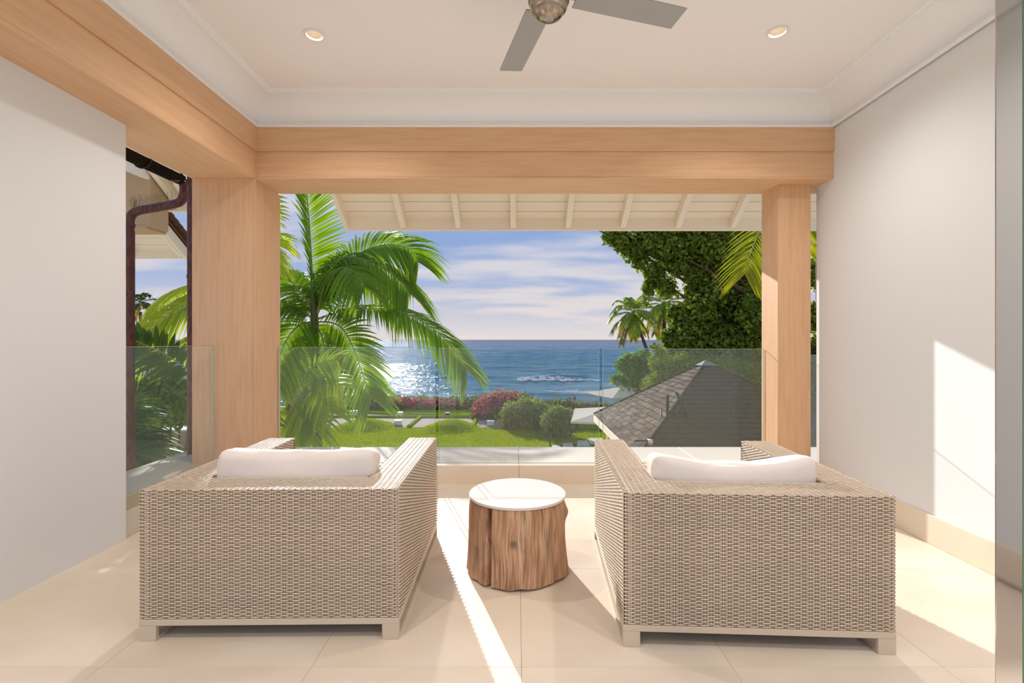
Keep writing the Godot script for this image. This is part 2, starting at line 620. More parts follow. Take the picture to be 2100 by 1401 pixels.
func build_timber() -> void:
	# front beam: an upper board that stands proud of a lower one
	var b := thing("timber_beam", "long pale timber beam across the front over the sea view", "beam", Vector3(0, 2.848, -DB))
	b.set_meta("kind", "structure")
	var st := mb()
	bbox(st, Vector3(-2.332, 0.242, -0.44), Vector3(3.2, 0.453, 0.016), 0.003)
	obj("upper_board", st, M.wood_x, b)
	st = mb()
	bbox(st, Vector3(-2.344, 0.012, -0.455), Vector3(3.2, 0.242, 0.0), 0.003)
	obj("lower_board", st, M.wood_x, b)
	st = mb()
	bbox(st, Vector3(-2.344, 0.0, -0.465), Vector3(3.2, 0.012, 0.004), 0.002)
	obj("soffit_board", st, M.wood_x, b)
	b = thing("timber_beam", "pale timber beam running overhead along the left wall", "beam", Vector3(XB, 2.848, 0))
	b.set_meta("kind", "structure")
	st = mb()
	bbox(st, Vector3(-0.44, 0.242, -DB - 0.44), Vector3(0.016, 0.453, 1.4), 0.003)
	obj("upper_board", st, M.wood_z, b)
	st = mb()
	bbox(st, Vector3(-0.57, 0.012, -DB - 0.455), Vector3(0.0, 0.242, 1.4), 0.003)
	obj("lower_board", st, M.wood_z, b)
	st = mb()
	bbox(st, Vector3(-0.58, 0.0, -DB - 0.465), Vector3(0.004, 0.012, 1.4), 0.002)
	obj("soffit_board", st, M.wood_z, b)
	# posts
	var c := thing("timber_post", "thick square timber corner post left of the sea view", "post", Vector3(-2.634, 0, -4.615))
	c.set_meta("kind", "structure")
	st = mb()
	bbox(st, Vector3(-0.283, 0, -0.255), Vector3(0.272, 2.85, 0.240), 0.004)
	obj("shaft", st, M.wood_y, c)
	st = mb()
	bbox(st, Vector3(0.272, 0, 0.226), Vector3(0.284, 2.846, 0.246), 0.002)
	obj("corner_bead", st, M.wood_y, c)
	c = thing("timber_post", "slimmer timber post beside the right wall", "post", Vector3(2.60, 0, -4.715))
	c.set_meta("kind", "structure")
	st = mb()
	bbox(st, Vector3(-0.157, 0, -0.155), Vector3(0.150, 2.85, 0.155), 0.004)
	obj("shaft", st, M.wood_y, c)
	st = mb()
	bbox(st, Vector3(-0.163, 0, 0.139), Vector3(-0.150, 2.846, 0.161), 0.002)
	obj("corner_bead", st, M.wood_y, c)

func pane(called_label: String, a: Vector3, b: Vector3, y0: float, y1: float, group := "") -> Node3D:
	# a frameless pane from a to b (floor points), with its polished edges
	var along := (b - a)
	var len := along.length()
	var t := thing("glass_panel", called_label, "glass panel", (a + b) / 2.0, atan2(-along.z, along.x), group)
	var st := mb()
	bevel(st, Vector3(len - 0.012, y1 - y0 - 0.008, 0.012), 0.0008, Transform3D(Basis(), Vector3(0, (y0 + y1) / 2 - 0.004, 0)))
	obj("pane", st, M.glass, t)
	st = mb()
	bevel(st, Vector3(len, 0.004, 0.010), 0.001, Transform3D(Basis(), Vector3(0, y1 - 0.002, 0)))
	obj("top_edge", st, M.edge, t)
	for s in [-1.0, 1.0]:
		st = mb()
		bevel(st, Vector3(0.004, y1 - y0 - 0.006, 0.010), 0.001, Transform3D(Basis(), Vector3(s * (len / 2 - 0.002), (y0 + y1) / 2 - 0.003, 0)))
		obj("side_edge", st, M.edge, t)
	return t

func build_glass() -> void:
	var zg := -4.815
	var g := "frameless balustrade panels on the front sill"
	pane("frameless front glass panel between the corner post and the middle panel, before the big palm", Vector3(-2.355, 0, zg), Vector3(-0.805, 0, zg), 0.19, 1.325, g)
	var mid := pane("middle frameless front glass panel behind the stump table", Vector3(-0.770, 0, zg), Vector3(0.812, 0, zg), 0.19, 1.318, g)
	var clip := mb()
	bevel(clip, Vector3(0.042, 0.007, 0.018), 0.002, Transform3D(Basis(), Vector3(-0.8085, 0.92, 0)))
	obj("joint_clip", clip, M.nickel, mid)
	pane("frameless front glass panel in front of the shingled pavilion roof", Vector3(0.846, 0, zg), Vector3(2.438, 0, zg), 0.19, 1.31, g)
	pane("narrow glass panel in the gap between right post and right wall", Vector3(2.755, 0, zg), Vector3(3.05, 0, zg), 0.19, 1.25, g)
	pane("side glass panel between the left wall and the corner post", Vector3(-2.785, 0, -3.435), Vector3(-2.70, 0, -4.34), 0.30, 1.35)

# a boarded eave that falls away from us: boards lie along x, rafters under them run down to the fascia
func eave(called: String, label: String, x0: float, x1: float, d: float, y: float, slope: float, run: float, first: float, step: float, left_rake: bool, right_rake: bool) -> Node3D:
	var o := thing(called, label, "roof eave", Vector3(0, y, -d))
	o.set_meta("kind", "structure")
	# local frame: s runs up the slope towards us
	var up := Vector3(0, sin(slope), cos(slope))
	var nn := Vector3(0, cos(slope), -sin(slope))
	var bas := Basis(Vector3.RIGHT, nn, up)
	var n := int(ceil(run / 0.168))
	var st := mb()
	bevel(st, Vector3(x1 - x0 - 0.01, 0.022, 0.163), 0.006)
	var plank := st.commit()
	for k in n:
		var pl := obj("plank", plank, M.eave, o)
		pl.transform = Transform3D(bas, up * (0.05 + 0.168 * (k + 0.5)) + nn * 0.145 + Vector3((x0 + x1) / 2, 0, 0))
	st = mb()
	bevel(st, Vector3(0.075, 0.125, run - 0.02), 0.004)
	var rm := st.commit()
	var x := first
	while x < x1 - 0.05:
		var r := obj("rafter", rm, M.eave, o)
		r.transform = Transform3D(bas, up * (run / 2 + 0.03) + nn * 0.07 + Vector3(x, 0, 0))
		x += step
	st = mb()
	bbox(st, Vector3(x0, 0.0, -0.035), Vector3(x1, 0.205, 0.015), 0.004)
	obj("fascia", st, M.eave, o)
	for s in 2:
		if (s == 0 and left_rake) or (s == 1 and right_rake):
			st = mb()
			bevel(st, Vector3(0.05, 0.21, run + 0.04), 0.004, Transform3D(bas, up * (run / 2) + nn * 0.10 + Vector3(x0 + 0.02 if s == 0 else x1 - 0.02, 0, 0)))
			obj("rake_board", st, M.eave, o)
	# roof deck and shingles on top
	st = mb()
	bevel(st, Vector3(x1 - x0 + 0.02, 0.03, run + 0.05), 0.004, Transform3D(bas, up * (run / 2) + nn * 0.185 + Vector3((x0 + x1) / 2, 0, 0)))
	obj("roof_deck", st, M.rust, o)
	return o

func build_eave() -> void:
	var o := eave("roof_eave", "cream boarded eave with exposed rafters above the sea view", -2.36, 4.6, 6.72, 2.905, deg_to_rad(34.0), 1.9, -2.36 + 0.80, 0.755, true, false)
	o.get_child(0).set_meta("label", "lowest soffit board")

const LAMPS := [Vector3(-1.418, TOP, -3.416), Vector3(1.807, TOP, -3.383), Vector3(-1.418, TOP, -0.9), Vector3(1.807, TOP, -0.9), Vector3(-1.418, TOP, 0.5), Vector3(1.807, TOP, 0.5)]  # all but the first pair are added, out of view, for fill

func build_ceiling_things() -> void:
	for k in 6:
		var at0: Vector3 = LAMPS[k]
		var t := thing("downlight", ["small round recessed ceiling light near the left beam", "small round recessed ceiling light near the right wall", "added ceiling light overhead left, out of view, to fill the room", "added ceiling light overhead right, out of view, to fill the room", "added ceiling light behind the viewpoint on the left, unseen, for fill", "added ceiling light behind the viewpoint on the right, unseen, for fill"][k], "ceiling light", at0, 0.0, "recessed downlights")
		var st := mb()
		lathe(st, [[0.074, -0.001], [0.074, -0.005], [0.060, -0.008], [0.054, -0.006], [0.051, -0.001]], 40)
		obj("trim_ring", st, M.trim_white, t)
		st = mb()
		lathe(st, [[0.0515, -0.002], [0.049, 0.02], [0.034, 0.050], [0.028, 0.053]], 40)
		obj("reflector", st, M.trim_white, t)
		st = mb()
		lathe(st, [[0.028, 0.055], [0.028, 0.049], [0.022, 0.047], [0.0005, 0.047]], 32)
		obj("lamp_lens", st, M.lamp, t)
		var l := SpotLight3D.new()
		l.name = "downlight_beam"
		t.add_child(l, true)
		l.position = Vector3(0, -0.012, 0)
		l.rotation.x = -PI / 2
		l.light_color = Color(1.0, 0.97, 0.95)
		l.light_energy = LAMP
		l.light_size = 0.05
		l.spot_angle = 72.0
		l.spot_angle_attenuation = 1.0
		l.spot_range = 14.0
		l.spot_attenuation = 2.0
		l.shadow_enabled = true
	# ceiling fan
	var f := thing("ceiling_fan", "brushed nickel ceiling fan with flat grey blades", "fan", Vector3(0.160, TOP, -2.44))
	var st := mb()
	lathe(st, [[0.0005, 0.0], [0.075, 0.0], [0.075, -0.02], [0.062, -0.05], [0.02, -0.06], [0.014, -0.06], [0.014, -0.20], [0.05, -0.205]], 40)
	obj("canopy_rod", st, M.nickel, f)
	st = mb()
	lathe(st, [[0.05, -0.205], [0.098, -0.225], [0.112, -0.25], [0.114, -0.36], [0.110, -0.410], [0.102, -0.445], [0.096, -0.449], [0.094, -0.455]], 48)
	obj("motor_housing", st, M.nickel, f)
	st = mb()
	lathe(st, [[0.094, -0.455], [0.096, -0.459], [0.092, -0.475], [0.084, -0.488], [0.076, -0.492], [0.073, -0.503], [0.062, -0.516], [0.045, -0.526], [0.024, -0.531], [0.0005, -0.533]], 48)
	obj("bottom_cap", st, M.nickel, f)
	for k in 4:
		var a: float = deg_to_rad([105.3, 16.7, -74.0, -163.5][k])
		var dir := Vector3(cos(a), 0, -sin(a))
		var across := dir.cross(Vector3.UP)
		var up := Vector3.UP.rotated(dir, deg_to_rad(-7.0))
		across = across.rotated(dir, deg_to_rad(-7.0))
		st = mb()
		bevel(st, Vector3(0.60, 0.010, 0.150), 0.003, Transform3D(Basis(dir, up, across), dir * 0.455 + Vector3(0, -0.385, 0)))
		var bl := obj("blade", st, M.blade, f)
		st = mb()
		bevel(st, Vector3(0.14, 0.014, 0.075), 0.004, Transform3D(Basis(dir, up, across), dir * 0.15 + Vector3(0, -0.376, 0)))
		obj("blade_bracket", st, M.nickel, bl)

# ---------------------------------------------------------------- armchairs

# woven strands on a flat face: corner o, strand direction u, stake direction v, outward normal n
func weave(parent: Node3D, o: Vector3, u: Vector3, v: Vector3, lu: float, lv: float) -> void:
	var n := u.cross(v)
	var out := n if n.dot(o + u * lu / 2 + v * lv / 2 - Vector3(0, 0.4, -0.6)) > 0 else -n
	var pu := 0.0275
	var pv := 0.0085
	var cu := int(round(lu / pu))
	var cv := int(round(lv / pv))
	pu = lu / cu
	pv = lv / cv
	var xs := []
	var cs := []
	for j in cv:
		var base := rng.randf_range(0.93, 1.05)
		for i in range(-1, cu):
			if (i + j) % 2 != 0: continue
			var a := i + 0.5 if i >= 0 else 0.0
			var b := minf(i + 2.5, cu)
			var c := (a + b) / 2.0 * pu
			var l := (b - a) * pu * 0.76
			if i < 0: l = b * pu
			var w := rng.randf_range(-0.0004, 0.0004)
			xs.append(Transform3D(Basis(u * l, v * 0.0068, out * 0.0050), o + u * c + v * ((j + 0.5) * pv + w) + out * 0.0022))
			var k := base * rng.randf_range(0.92, 1.06)
			cs.append(Color(0.68 * k, 0.555 * k, 0.43 * k))
	multi("strands", M.strand, M.weave, parent, xs, cs)
	xs = []
	cs = []
	for i in cu:
		xs.append(Transform3D(Basis(v * lv, u * 0.0075, out * 0.0016), o + u * (i + 0.5) * pu + v * lv / 2 + out * 0.0008))
		var k := rng.randf_range(0.9, 1.05)
		cs.append(Color(0.44 * k, 0.35 * k, 0.265 * k))  # stakes darker than the strands, gap shade put into their colour
	multi("stakes", M.stake, M.weave, parent, xs, cs)

func strand_mesh(nl: int, dip: float) -> ArrayMesh:
	# one unit long (x), one wide (y), about one high (z), rounded across, dipping at both ends
	var st := mb()
	var g := []
	for j in 4:
		var a := -1.0 + 2.0 * j / 3.0
		var row := []
		for i in nl + 1:
			var t := -1.0 + 2.0 * i / nl
			var h := (1.0 - dip * pow(absf(t), 2.2)) * (1.0 - 0.45 * a * a) - 0.25
			var narrow := 1.0 - 0.25 * pow(absf(t), 4.0) * (1.0 if dip > 0 else 0.0)
			row.append(Vector3(t * 0.5, a * 0.5 * narrow, h))
		g.append(row)
	sheet(st, g, false, false)
	return st.commit()

func make_chair(sag: float) -> Node3D:
	var w := 0.601      # half width
	var D := 1.196
	var H := 0.704
	var y0 := 0.102
	var t := 0.20
	var c := thing("woven_armchair", "", "armchair", Vector3.ZERO, 0.0, "woven armchairs facing the sea")
	var e := 0.005
	var st := mb()
	bbox(st, Vector3(-w + e, y0, -t), Vector3(w - e, H - e, -e), 0.004)
	var back := obj("backrest", st, M.weave_back, c)
	weave(back, Vector3(-w, y0, -e), Vector3.RIGHT, Vector3.UP, 2 * w, H - y0)
	weave(back, Vector3(-w, H - e, -t), Vector3.RIGHT, Vector3.BACK, 2 * w, t)
	for s in [-1.0, 1.0]:
		st = mb()
		var xo: float = s * (w - e)
		var xi: float = s * (w - t)
		bbox(st, Vector3(minf(xo, xi), y0, -D + e), Vector3(maxf(xo, xi), H - e, -t), 0.004)
		var arm := obj("armrest", st, M.weave_back, c)
		weave(arm, Vector3(xo, y0, -D), Vector3.BACK, Vector3.UP, D, H - y0)
		weave(arm, Vector3(minf(s * w, xi), H - e, -D), Vector3.RIGHT, Vector3.BACK, t, D - t)
		weave_in(arm, Vector3(xi, 0.42, -D), Vector3.BACK, Vector3.UP, D - t, H - 0.42, -s)
		weave_in(arm, Vector3(minf(s * w, xi), y0, -D + e), Vector3.RIGHT, Vector3.UP, t, H - y0, 0.0)
	st = mb()
	bbox(st, Vector3(-w + t, y0, -D + 0.01), Vector3(w - t, 0.30, -t), 0.004)
	obj("seat_base", st, M.weave_back, c)
	# metal sled frame
	st = mb()
	for z in [-0.012, -D + 0.012]:
		bbox(st, Vector3(-w, 0.071, z - 0.012), Vector3(w, y0 - 0.002, z + 0.012), 0.002)
	for s in [-1.0, 1.0]:
		bbox(st, Vector3(s * (w - 0.012) - 0.012, 0.071, -D + 0.0245), Vector3(s * (w - 0.012) + 0.012, y0 - 0.002, -0.0245), 0.002)
	obj("base_frame", st, M.frame, c)
	for s in [-1.0, 1.0]:
		for z in [0.0, -D]:
			st = mb()
			var za: float = minf(z, z + (-0.022 if z == 0.0 else 0.022))
			bbox(st, Vector3(s * (w - 0.039) - 0.039, 0.0, za), Vector3(s * (w - 0.039) + 0.039, 0.0705, za + 0.022), 0.002)
			obj("leg", st, M.frame, c)
		st = mb()
		bbox(st, Vector3(s * (w - 0.039) - 0.039, 0.0, -D + 0.0225), Vector3(s * (w - 0.039) + 0.039, 0.014, -0.0225), 0.002)
		obj("sled_runner", st, M.frame, c)
	# cushions
	var sc := obj("seat_cushion", cushion(Vector3(0.392, 0.085, 0.48), 0.05, Vector3(0.0, 0.025, 0.0)), M.cloth, c)
	sc.position = Vector3(0, 0.385, -t - 0.50)
	var bc := obj("back_cushion", cushion(Vector3(0.412, 0.235, 0.088), 0.055, Vector3(0.0, 0.0, 0.04), sag), M.cloth, c)
	bc.position = Vector3(0.0, 0.590, -t - 0.115)
	bc.rotation.x = deg_to_rad(-9.0)
	return c

# like weave, for faces that look inwards: s gives the side of x it faces, 0 means it faces the sea
func weave_in(parent: Node3D, o: Vector3, u: Vector3, v: Vector3, lu: float, lv: float, s: float) -> void:
	var out := Vector3(s, 0, 0) if s != 0.0 else Vector3(0, 0, -1)
	var pu: float = lu / round(lu / 0.0275)
	var pv: float = lv / round(lv / 0.0085)
	var xs := []
	var cs := []
	for j in int(round(lv / pv)):
		for i in int(round(lu / pu)) - 1:
			if (i + j) % 2 != 0: continue
			xs.append(Transform3D(Basis(u * pu * 1.5, v * 0.0068, out * 0.0042), o + u * (i + 1.5) * pu + v * (j + 0.5) * pv + out * 0.0022))
			var k := rng.randf_range(0.88, 1.08)
			cs.append(Color(0.68 * k, 0.555 * k, 0.43 * k))
	multi("strands", M.strand, M.weave, parent, xs, cs)

func build_chairs() -> void:
	M.strand = strand_mesh(6, 0.85)
	M.stake = strand_mesh(1, 0.0)
	var a := make_chair(0.014)
	a.position = Vector3(-1.153, 0, -2.27)
	a.rotation.y = deg_to_rad(0.77)
	a.set_meta("label", "woven taupe armchair left of the stump table, its cushion top almost level")
	var b: Node3D = a.duplicate()
	b.name = numbered("woven_armchair")
	add_child(b, true)
	b.position = Vector3(1.084, 0, -2.193)
	b.rotation.y = deg_to_rad(-2.83)
	b.set_meta("label", "woven taupe armchair nearest the right wall, its cushion sagging in the middle")
	for ch in b.get_children():
		if ch.name == "back_cushion":
			ch.mesh = cushion(Vector3(0.412, 0.235, 0.088), 0.055, Vector3(0.0, 0.0, 0.04), 0.05).commit()
			ch.position.y -= 0.006

# ---------------------------------------------------------------- stump table

func build_stump() -> void:
	var t := thing("stump_table", "round tree stump side table with smooth white top between the armchairs", "side table", Vector3(0.003, 0, -3.0))
	var n1 := FastNoiseLite.new()
	n1.seed = 3
	n1.frequency = 1.0
	n1.fractal_octaves = 2
	var st := mb()
	var g := []
	var N := 260
	var crack := deg_to_rad(122.0)      # towards the viewer, left of the middle
	var H := 0.452
	for j in 41:
		var v := float(j) / 40.0
		var y := 0.012 + (H - 0.012) * v
		var row := []
		for i in N:
			var a := TAU * i / N
			var r := 0.296 + 0.010 * n1.get_noise_3d(cos(a) * 1.2, y * 1.2, sin(a) * 1.2 + 4.0)
			r += 0.009 * n1.get_noise_3d(cos(a) * 2.4, y * 2.4, sin(a) * 3.2) * (1.0 - v * 0.75)
			# flared foot
			r += 0.010 * pow(1.0 - v, 3.0)
			# vertical fibres
			r += 0.0009 * n1.get_noise_2d(a * 26.0 + n1.get_noise_2d(y * 3.0, a) * 3.0, y * 2.2)
			# the split
			var da := wrapf(a - crack - 0.03 * sin(y * 9.0) * (1.0 - v), -PI, PI)
			var half := 0.014 + 0.012 * (1.0 - v)
			r -= 0.085 * clampf(1.0 - absf(da) / (half * 2.2), 0.0, 1.0)
			r += 0.005 * exp(-pow((absf(da) - half * 3.2) / 0.03, 2.0))
			# a knot and a knob
			var ky := y - 0.265
			var kx := wrapf(a - deg_to_rad(94.0), -PI, PI) * 0.296
			var kd := sqrt(kx * kx + ky * ky)
			r += 0.004 * exp(-pow((kd - 0.022) / 0.008, 2.0)) - 0.005 * exp(-pow(kd / 0.010, 2.0))
			var bx := wrapf(a - deg_to_rad(6.0), -PI, PI) * 0.296
			r += 0.022 * exp(-(bx * bx + pow(y - 0.355, 2.0)) / 0.0018)
			r -= 0.010 * pow(v, 12.0)
			var yy := y
			if j == 0: yy += 0.012 * n1.get_noise_2d(a * 2.0, 7.0)
			row.append(Vector3(cos(a) * r, yy, sin(a) * r))
		g.append(row)
	sheet(st, g, true, (g[0][1] - g[0][N - 1]).cross(g[1][0] - g[0][0]).dot(g[0][0]) < 0)
	for i in N:
		tri(st, Vector3(0, 0.012, 0), g[0][i], g[0][(i + 1) % N], Vector3.DOWN)
	var bark := textured(stump_picture(), Vector3(1, 1, 1), 0.7, 0.3)
	# unrolled picture round the trunk
	var mdt := MeshDataTool.new()
	var am := st.commit()
	mdt.create_from_surface(am, 0)
	for i in mdt.get_vertex_count():
		var p := mdt.get_vertex(i)
		mdt.set_vertex_uv(i, Vector2(wrapf(atan2(p.z, p.x) + PI / 2, 0.0, TAU) / TAU, 1.0 - p.y / 0.47))
	am = ArrayMesh.new()
	mdt.commit_to_surface(am)
	bark.uv1_triplanar = false
	obj("trunk", am, bark, t)
	st = mb()
	lathe(st, [[0.0005, 0.012], [0.20, 0.012], [0.20, 0.0], [0.0005, 0.0]], 40)
	obj("hidden_foot", st, M.black, t)
	st = mb()
	# the white top follows the outline of the stump
	var top: Array = g[40].duplicate()
	var rim := []
	for i in N:
		var p: Vector3 = top[i]
		var f := p.normalized()
		var a := atan2(p.z, p.x)
		rim.append(Vector3(cos(a), 0, sin(a)) * (0.2955 + 0.002 * sin(a * 3.0)))
	var rows := []
	for q in [[1.0, H - 0.002], [1.0, H + 0.010], [0.996, H + 0.0125]]:
		var row := []
		for i in N: row.append(rim[i] * q[0] + Vector3(0, q[1], 0))
		rows.append(row)
	for j in 2:
		for i in N:
			quad(st, rows[j][i], rows[j][(i + 1) % N], rows[j + 1][(i + 1) % N], rows[j + 1][i], rim[i])
	for i in N:
		tri(st, Vector3(0, H + 0.0125, 0), rows[2][i], rows[2][(i + 1) % N], Vector3.UP)
	obj("table_top", st, mat(Color(0.90, 0.875, 0.85), 0.2, 0.5), t).set_meta("label", "smooth white table top")

func stump_picture() -> ImageTexture:
	var w := 1024
	var h := 256
	var im := Image.create(w, h, false, Image.FORMAT_RGB8)
	var n := FastNoiseLite.new()
	n.seed = 12
	n.frequency = 1.0
	n.fractal_octaves = 4
	var ramp := Gradient.new()
	ramp.offsets = PackedFloat32Array([0.0, 0.28, 0.45, 0.62, 0.8, 1.0])
	ramp.colors = PackedColorArray([Color(0.45, 0.35, 0.27), Color(0.63, 0.47, 0.36), Color(0.735, 0.565, 0.44), Color(0.79, 0.63, 0.50), Color(0.825, 0.68, 0.56), Color(0.86, 0.74, 0.63)])
	var grey := Color(0.48, 0.42, 0.35)
	for j in h:
		var y := float(j) / h
		for i in w:
			var a := TAU * i / w
			var c := cos(a)
			var s := sin(a)
			var bend := n.get_noise_3d(c * 1.5, y * 1.5, s * 1.5) * 0.045
			var a2 := a + bend
			var fine := n.get_noise_3d(cos(a2) * 34.0, y * 1.5, sin(a2) * 34.0)
			var broad := n.get_noise_3d(cos(a2) * 5.0, y * 1.4 + 9.0, sin(a2) * 5.0)
			var v := 0.56 + fine * 0.55 + broad * 0.38
			var col := ramp.sample(clampf(v, 0.0, 1.0))
			var worn := clampf(n.get_noise_3d(c * 3.0 + 20.0, y * 1.8, s * 3.0) * 2.4 + (0.3 if y > 0.45 else 0.0) - 0.25, 0.0, 1.0) * clampf(0.4 - fine * 1.5, 0.0, 1.0)
			col = col.lerp(grey, worn * 0.8)
			# the knot
			var kx := wrapf(a - PI / 2 - deg_to_rad(94.0), -PI, PI) * 0.296
			var ky := (1.0 - y) * 0.47 - 0.265
			var kd := sqrt(kx * kx + ky * ky * 0.7)
			col = col.lerp(Color(0.40, 0.36, 0.28), clampf(1.25 - kd / 0.022, 0.0, 1.0) * (0.75 + 0.25 * sin(kd * 900.0)))
			im.set_pixel(i, j, col)
	return ImageTexture.create_from_image(im)

# ---------------------------------------------------------------- side buildings seen through the left opening

func build_side_buildings() -> void:
	# copper downpipe with its offset, coming from the gutter over the left opening
	var t := thing("downpipe", "brown copper downpipe bending out under the gutter in the left opening", "downpipe", Vector3(-3.97, GROUND, -5.0))
	var o := Vector3(-3.97, GROUND, -5.0)
	var run := []
	for q in [[378, 375, 5.0], [378, 386, 5.0], [377, 400, 5.0], [370, 413, 5.0], [356, 419, 5.0], [320, 426, 5.0], [286, 432, 5.0], [272, 439, 5.0], [266, 452, 5.0], [266, 475, 5.0]]:
		run.append(at(q[0], q[1], q[2]) - o)
	var st := mb()
	tube(st, curve(run, 44), 0.043, 16)
	obj("swan_neck", st, M.copper, t)
	st = mb()
	var low: Vector3 = run[9]
	tube(st, [low, Vector3(low.x, 0, low.z)], 0.045, 16)
	obj("straight_pipe", st, M.copper, t)
	for q in [[378, 378], [266, 462], [266, 700]]:
		st = mb()
		var p := at(q[0], q[1], 5.0) - o
		tube(st, [p - Vector3(0, 0.018, 0), p + Vector3(0, 0.018, 0)], 0.05, 16)
		obj("pipe_collar", st, M.copper, t)
	# bird spikes on the sloping length
	st = mb()
	var c := curve(run, 44)
	for k in 30:
		var f := 0.44 + 0.34 * k / 29.0
		var p: Vector3 = c[int(f * 44)].lerp(c[int(f * 44) + 1], f * 44 - int(f * 44))
		for s in [-1.0, 1.0]:
			var lean := Vector3(rng.randf_range(-0.02, 0.0), rng.randf_range(0.09, 0.12), s * rng.randf_range(0.02, 0.05))
			tube(st, [p + Vector3(0, 0.035, 0), p + Vector3(0, 0.035, 0) + lean], 0.0009, 4, false)
	obj("bird_spikes", st, M.rust, t, "stuff")
	# half-round gutter along our own left eave
	t = thing("gutter", "dark weathered half round gutter under the left beam above the downpipe", "gutter", Vector3(-3.42, 3.05, -4.4))
	st = mb()
	var g := []
	for z in [1.6, 0.6, 0.0, -0.53]:
		var row := []
		for k in 13:
			var a := PI + PI * k / 12.0
			row.append(Vector3(cos(a) * 0.075, sin(a) * 0.075, z))
		g.append(row)
	sheet(st, g, false, true)
	for r in 12:
		for zz in [1.6, -0.53]:
			var a0 := PI + PI * r / 12.0
			var a1 := PI + PI * (r + 1) / 12.0
			tri(st, Vector3(0, 0, zz), Vector3(cos(a0) * 0.075, sin(a0) * 0.075, zz), Vector3(cos(a1) * 0.075, sin(a1) * 0.075, zz), Vector3(0, 0, signf(zz)))
	obj("trough", st, M.rust, t)
	for z in [-0.05, 0.55, 1.15]:
		st = mb()
		var ring := []
		for k in 13:
			var a := PI + PI * k / 12.0
			ring.append(Vector3(cos(a) * 0.082, sin(a) * 0.082, z))
		tube(st, ring, 0.008, 6)
		obj("gutter_bracket", st, M.black, t)
	st = mb()
	tube(st, [Vector3(0.0, -0.02, -0.40), Vector3(0.01, -0.03, -0.49), Vector3(0.01, -0.034, -0.50)], [0.055, 0.05, 0.045], 14)
	obj("outlet", st, M.copper, t)
	# second pipe right beside the corner post
	t = thing("downpipe", "slim dark copper downpipe standing hard against the left side of corner post", "downpipe", Vector3(-3.163, GROUND, -4.75))
	st = mb()
	tube(st, [Vector3.ZERO, Vector3(0, 6.4, 0)], 0.043, 16)
	obj("straight_pipe", st, M.copper, t)
	for y in [3.6, 5.2]:
		st = mb()
		tube(st, [Vector3(0, y, 0), Vector3(0, y + 0.03, 0)], 0.048, 16)
		obj("pipe_collar", st, M.copper, t)
	# neighbouring wing
	var e := eave("neighbour_eave", "cream boarded eave of the wing with shingled rake in the left opening", -10.0, -6.10, 9.0, 2.90, deg_to_rad(33.0), 1.15, -9.6, 0.85, false, true)
	for k in 9:
		st = mb()
		bevel(st, Vector3(0.16, 0.035, 0.16), 0.006, Transform3D(Basis(Vector3.RIGHT, deg_to_rad(-33.0 + 7.0)), Vector3(0, 0, 0)))
		var sh := obj("shingle", st, M.shingle_warm, e)
		var s := 0.02 + k * 0.135
		sh.position = Vector3(-6.04, 0.235 + s * sin(deg_to_rad(33.0)), -0.02 + s * cos(deg_to_rad(33.0)) - 0.10)
	st = mb()
	bevel(st, Vector3(0.05, 0.06, 1.2), 0.004, Transform3D(Basis(Vector3.RIGHT, deg_to_rad(-33.0)), Vector3(-6.07, 0.215 + 0.30, 0.40)))
	obj("drip_edge", st, M.copper, e)
	e = eave("neighbour_eave", "short cream soffit of the roof corner above the bent downpipe", -8.0, -4.66, 7.1, 3.27, deg_to_rad(33.0), 0.9, -7.6, 0.9, false, true)
	t = thing("wall_stub", "tan plastered wall end under the neighbouring eaves", "wall", Vector3(-5.6, 2.9, -6.6))
	t.set_meta("kind", "structure")
	st = mb()
	bbox(st, Vector3(-0.8, 0.03, -0.35), Vector3(0.64, 1.1, 0.0), 0.01)
	obj("plaster", st, M.stucco, t)
	st = mb()
	bbox(st, Vector3(-0.82, 0.0, -0.36), Vector3(0.60, 0.05, 0.012), 0.006)
	obj("plaster_drip", st, M.stucco, t)
	t = thing("fascia_board", "grey white fascia board running below the gutter", "fascia", Vector3(-5.0, 3.57, -6.0))
	t.set_meta("kind", "structure")
	st = mb()
	bbox(st, Vector3(-0.03, 0, -1.25), Vector3(0.03, 0.13, 2.0), 0.004)
	obj("board", st, M.trim_white, t)

# ---------------------------------------------------------------- sea

